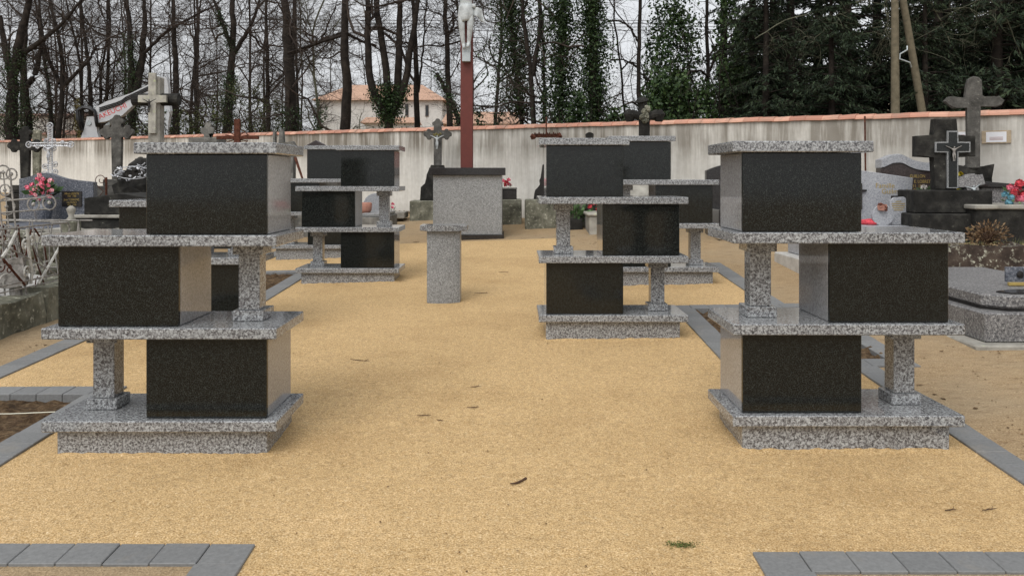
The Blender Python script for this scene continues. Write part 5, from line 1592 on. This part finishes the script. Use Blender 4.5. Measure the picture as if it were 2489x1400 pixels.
# conifers
def conifer(seed, hgt=9.0, spread=2.1):
    rng = np.random.default_rng(seed)
    root = empty('conifer', (0, 0, 0), 'dark dense conifer in the row behind the right part of the wall', 'tree', 'dark conifers behind the wall')
    tr = Acc(); pp = np.array([[0, 0, -.2], [.03, 0, hgt*.35], [0, .04, hgt*.7], [0, 0, hgt]])
    v, q_ = tubes(resample(pp, 10)[None], (np.linspace(.17, .03, 10))[None], 8); tr.add(v, q_); tr.build('trunk', M['bark'], root)
    nb = 165
    z = hgt*np.where(rng.random(nb) < .35, rng.uniform(.03, .35, nb), rng.uniform(.06, .97, nb)); L = spread*(1.08-z/hgt)**.75*rng.uniform(.55, 1.15, nb)
    a = rng.uniform(0, 2*np.pi, nb)
    st = np.stack([np.zeros(nb), np.zeros(nb), z], 1)
    d = np.stack([np.cos(a), np.sin(a), rng.uniform(.0, .35, nb)], 1)
    bp = paths(st, d, L, 8, .10, -.055, rng)
    br = Acc(); rad = np.full((nb, 1), .022)*np.linspace(1, .3, 8)[None]; v, q_ = tubes(bp, rad, 4); br.add(v, q_)
    sp, sd, sr = sample(bp, rad, 2000, .2, rng)
    side = np.cross(sd, np.array([0, 0, 1.0])); sgn = np.where(rng.random(2000) < .5, -1, 1)[:, None]
    tp = paths(sp, sd*.6+side*sgn*.8+np.array([0, 0, -.15]), rng.uniform(.2, .6, 2000), 5, .15, -.06, rng)
    v, q_ = tubes(tp, np.full((2000, 5), .005), 3); br.add(v, q_); br.build('branches', M['bark'], root)
    N_ = 21000
    bi = rng.integers(0, 2000, N_); t = rng.random(N_)*3.99; i0 = t.astype(int); f = (t-i0)[:, None]
    c = tp[bi, i0]*(1-f)+tp[bi, i0+1]*f; dr = nrm(tp[bi, i0+1]-tp[bi, i0])
    c = c+rng.normal(0, .035, (N_, 3))
    v, q_ = leaf_quads(c, .15, rng, dr+np.array([0, 0, -.3]), .24)
    np_mesh('needles', v, q_, M['conifer_leaf'], root, smooth=False)
    return root
cp = [conifer(501), conifer(502, 9.5, 2.3), conifer(503, 8.5, 2.0)]
spots = [(1830, 21, .95), (1920, 18.5, .9), (1990, 22, 1.1), (2060, 19, 1.0), (2130, 22.5, 1.1), (2200, 20, .95), (2280, 18, .95), (2350, 21, 1.1), (2420, 17, .95), (2490, 19.5, 1.05), (2570, 17.5, 1.0), (1880, 24, 1.1), (2300, 24, 1.15), (2440, 23, 1.1), (2020, 16.5, .6), (2250, 16.5, .6), (1860, 17.5, .65)]
for i, (u, yy, sc_) in enumerate(spots):
    o = cp[i] if i < 3 else copy_tree(cp[i % 3])
    o.location = (WX(u, yy), yy, G(WX(u, yy), yy)-.05); o.rotation_euler = (0, 0, rn.uniform(0, 6.28)); o.scale = (sc_, sc_, sc_)

# ------------------------------------------------------------------ utility pole with strut
yp = 15.5
g = ground_at(2177, yp)
po = empty('utility_pole', g, 'wooden utility pole braced by a leaning second pole', 'pole')
gl = Vector(g)
MB().tube([Vector((0, 0, -.3)), P(2176, 270, yp)-gl, P(2175, 0, yp)-gl, P(2175, -330, yp)-gl], [.082, .078, .066, .055], 12).build('pole', M['pole_wood'], po, smooth=True)
MB().tube([Vector((WX(2262, yp)-gl.x, .35, -.3)), P(2241, 270, yp+.3)-gl, P(2198, 20, yp+.1)-gl, P(2180, -90, yp)-gl], [.078, .074, .064, .06], 12).build('strut', M['pole_wood'], po, smooth=True)
MB().tube([P(2205, 113, yp-.05)-gl, P(2205, 122, yp-.08)-gl, P(2188, 132, yp-.1)-gl, P(2187, 144, yp-.1)-gl, P(2212, 153, yp-.08)-gl, P(2215, 164, yp-.02)-gl], .014, 6).build('bracket', M['galvanised'], po)
m = MB()
pl_ = bpy.data.objects.new
wr = empty('power_line', (0, 60, 0), 'thin power lines crossing the sky between the bare trees', 'power line')
for i, v in enumerate((42, 50, 58, 66)):
    a, b = P(-100, v-6, 62), P(2050, v+4, 62); pts = [a.lerp(b, t/10)+Vector((0, -60, -.5*4*(t/10)*(1-t/10)*.6)) for t in range(11)]
    MB().tube(pts, .022, 4).build('wire', M['wire'], wr)
e0, e1 = P(-100, 42, 62), P(2050, 54, 62)
for e in (e0, e1): MB().tube([(e.x, 2, -4), (e.x, 2, e.z+.5)], .15, 8).build('support_post', M['pole_wood'], wr)

# ------------------------------------------------------------------ excavator behind the wall
ye = 31.0; s = ye/F; g = ground_at(225, ye)
ex = empty('excavator', g, 'white mini excavator with raised boom and red lettering behind the wall', 'excavator')
def E_(u, v, dy=0.0): return Vector(((u-225)*s, dy, WZ(v, ye)-g.z))
def ol(pts): return [((u-225)*s, WZ(v, ye)-g.z) for u, v in pts]
bm_ = MB().prism(ol([(236,262),(262,248),(322,228),(372,203),(392,190),(402,196),(398,206),(352,236),(330,252),(322,262),(300,283),(262,296),(243,300),(238,288)]), -.13, .13, .01).build('boom', M['machine_paint'], ex)
text_mesh('TAKEUCHI', .275, M['machine_red'], bm_, face_M((273-225)*s, -.1335, WZ(274, ye)-g.z) @ Matrix.Rotation(R(24), 4, 'Z'), depth=.002, sx=.98)
m = MB()
for off in (0, 4, 8):
    m.tube([E_(246, 264+off, -.15), E_(285, 252+off*.9, -.15), E_(300, 246+off, -.15), E_(310, 238+off, -.15), E_(345, 222+off, -.15), E_(385, 203+off*.8, -.15)], .022, 5)
m.build('hydraulic_pipe', M['machine_dark'], ex)
MB().prism(ol([(214,285),(235,283),(238,300),(238,320),(246,345),(196,345),(208,315),(211,300)]), -.1, .1, .01).build('swing_post', M['machine_paint'], ex)
MB().tube([E_(220, 300, -.14), E_(220, 300, .14)], .09, 12).build('pivot_pin', M['galvanised'], ex)
rr = random.Random(15)
for i in range(9):
    o_ = rr.uniform(-4, 4); dy = rr.uniform(-.25, .05)
    MB().tube([E_(204+o_*.5, 318, dy), E_(195+o_, 290, dy), E_(194+o_, 270, dy), E_(206+o_, 262+o_*.4, dy), E_(225, 263+o_*.8, dy), E_(237+o_*.4, 272+o_*.5, dy), E_(240, 290+o_, dy), E_(243, 310, dy)], .04, 7).build('hose', M['rubber_hose'], ex, smooth=True)
MB().tube([E_(258, 308), E_(285, 284), E_(300, 276)], .07, 8).tube([E_(300, 276), E_(330, 254)], .05, 8).build('boom_cylinder', M['galvanised'], ex)
MB().prism(ol([(395,188),(408,190),(412,214),(412,245),(417,270),(411,300),(410,380),(396,380),(395,300),(391,262),(394,220)]), -.11, .11, .01).build('dipper_arm', M['machine_paint'], ex)
m = MB()
for i in range(6): m.prism(ol([(392.5,254+i*6),(396,252+i*6),(396,255+i*6),(392.5,257+i*6)]), -.118, -.1115)
m.build('hazard_stripe', M['machine_red'], ex)
MB().tube([E_(404, 270, -.14), E_(404, 270, .14)], .08, 10).tube([E_(402, 290, -.14), E_(402, 290, .14)], .05, 10).build('link_pin', M['galvanised'], ex)
MB().prism(ol([(388,380),(416,380),(420,392),(408,402),(392,398)]), -.3, .3, .01).build('bucket', M['machine_dark'], ex)
MB().box(-1.9, -.45, -.55, .75, .5, 1.15, .06).build('body', M['machine_paint'], ex)
MB().box(-.45, -.2, -.3, .3, .45, .85, .03).build('swing_bracket', M['machine_paint'], ex)
for dy in (-.75, .55):
    MB().plan([(-2.0, dy), (-.1, dy), (-.1, dy+.3), (-2.0, dy+.3)], .0, .42, .1).build('track', M['machine_dark'], ex)

# ------------------------------------------------------------------ houses beyond the trees
def gabled(name, u0, u1, y, v_eave, v_ridge, depth, wall, roof, label, wins=(), hip=True, v_bot=None):
    g = ground_at((u0+u1)/2, y); r_ = empty(name, g, label, 'house')
    s = y/F; w = (u1-u0)/2*s; ze = WZ(v_eave, y)-g.z; zr__ = WZ(v_ridge, y)-g.z
    MB().box(-w, w, 0, depth, -.5, ze).build('wall', M[wall], r_)
    hi = w*.42 if hip else -.2
    e = .35
    vs = [(-w-e, -e, ze-.05), (w+e, -e, ze-.05), (w+e, depth+e, ze-.05), (-w-e, depth+e, ze-.05), (-w+(.9 if hip else -.2)*w*.38, depth/2, zr__), (w-hi, depth/2, zr__)]
    m = MB().add(vs, [(0, 1, 5, 4), (2, 3, 4, 5), (1, 2, 5), (3, 0, 4), (3, 2, 1, 0)])
    m.build('roof', M[roof], r_)
    for (a, b, c, d) in wins:
        cx_ = ((a+b)/2-(u0+u1)/2)*s; hw = (b-a)/2*s; z0, z1 = WZ(d, y)-g.z, WZ(c, y)-g.z
        wdw = MB().box(cx_-hw, cx_+hw, -.06, -.002, z0, z1).build('window', M['shutter'], r_)
        MB().box(cx_-hw*.8, cx_+hw*.8, -.075, -.062, z0+.06, z1-.06).build('pane', M['window_glass'], wdw)
    return r_
gabled('house', 770, 1075, 60, 243, 190, 9, 'house_white', 'roof_tile', 'white house with orange hipped roof behind the bare trees', [(985, 993, 253, 283), (1034, 1042, 256, 284)])
gabled('lean_to', 888, 1005, 57.5, 298, 283, 2.0, 'house_white', 'roof_tile', 'low orange-roofed lean-to in front of the white house', hip=False)
gabled('barn', 1085, 1250, 52, 300, 263, 6, 'house_white', 'roof_tile', 'low building with a broad orange roof behind the crucifix', hip=False)
gabled('house', -60, 196, 66, 281, 268, 7, 'house_white', 'roof_brown', 'long low white building with brown roof at the far left', hip=False)
gabled('house', 2030, 2260, 44, 205, 188, 8, 'house_cream', 'roof_brown', 'cream house glimpsed through the conifers')
gabled('shed', 100, 190, 48, 326, 312, 4, 'house_white', 'roof_brown', 'small shed with rusty roof just above the wall at left', hip=False)
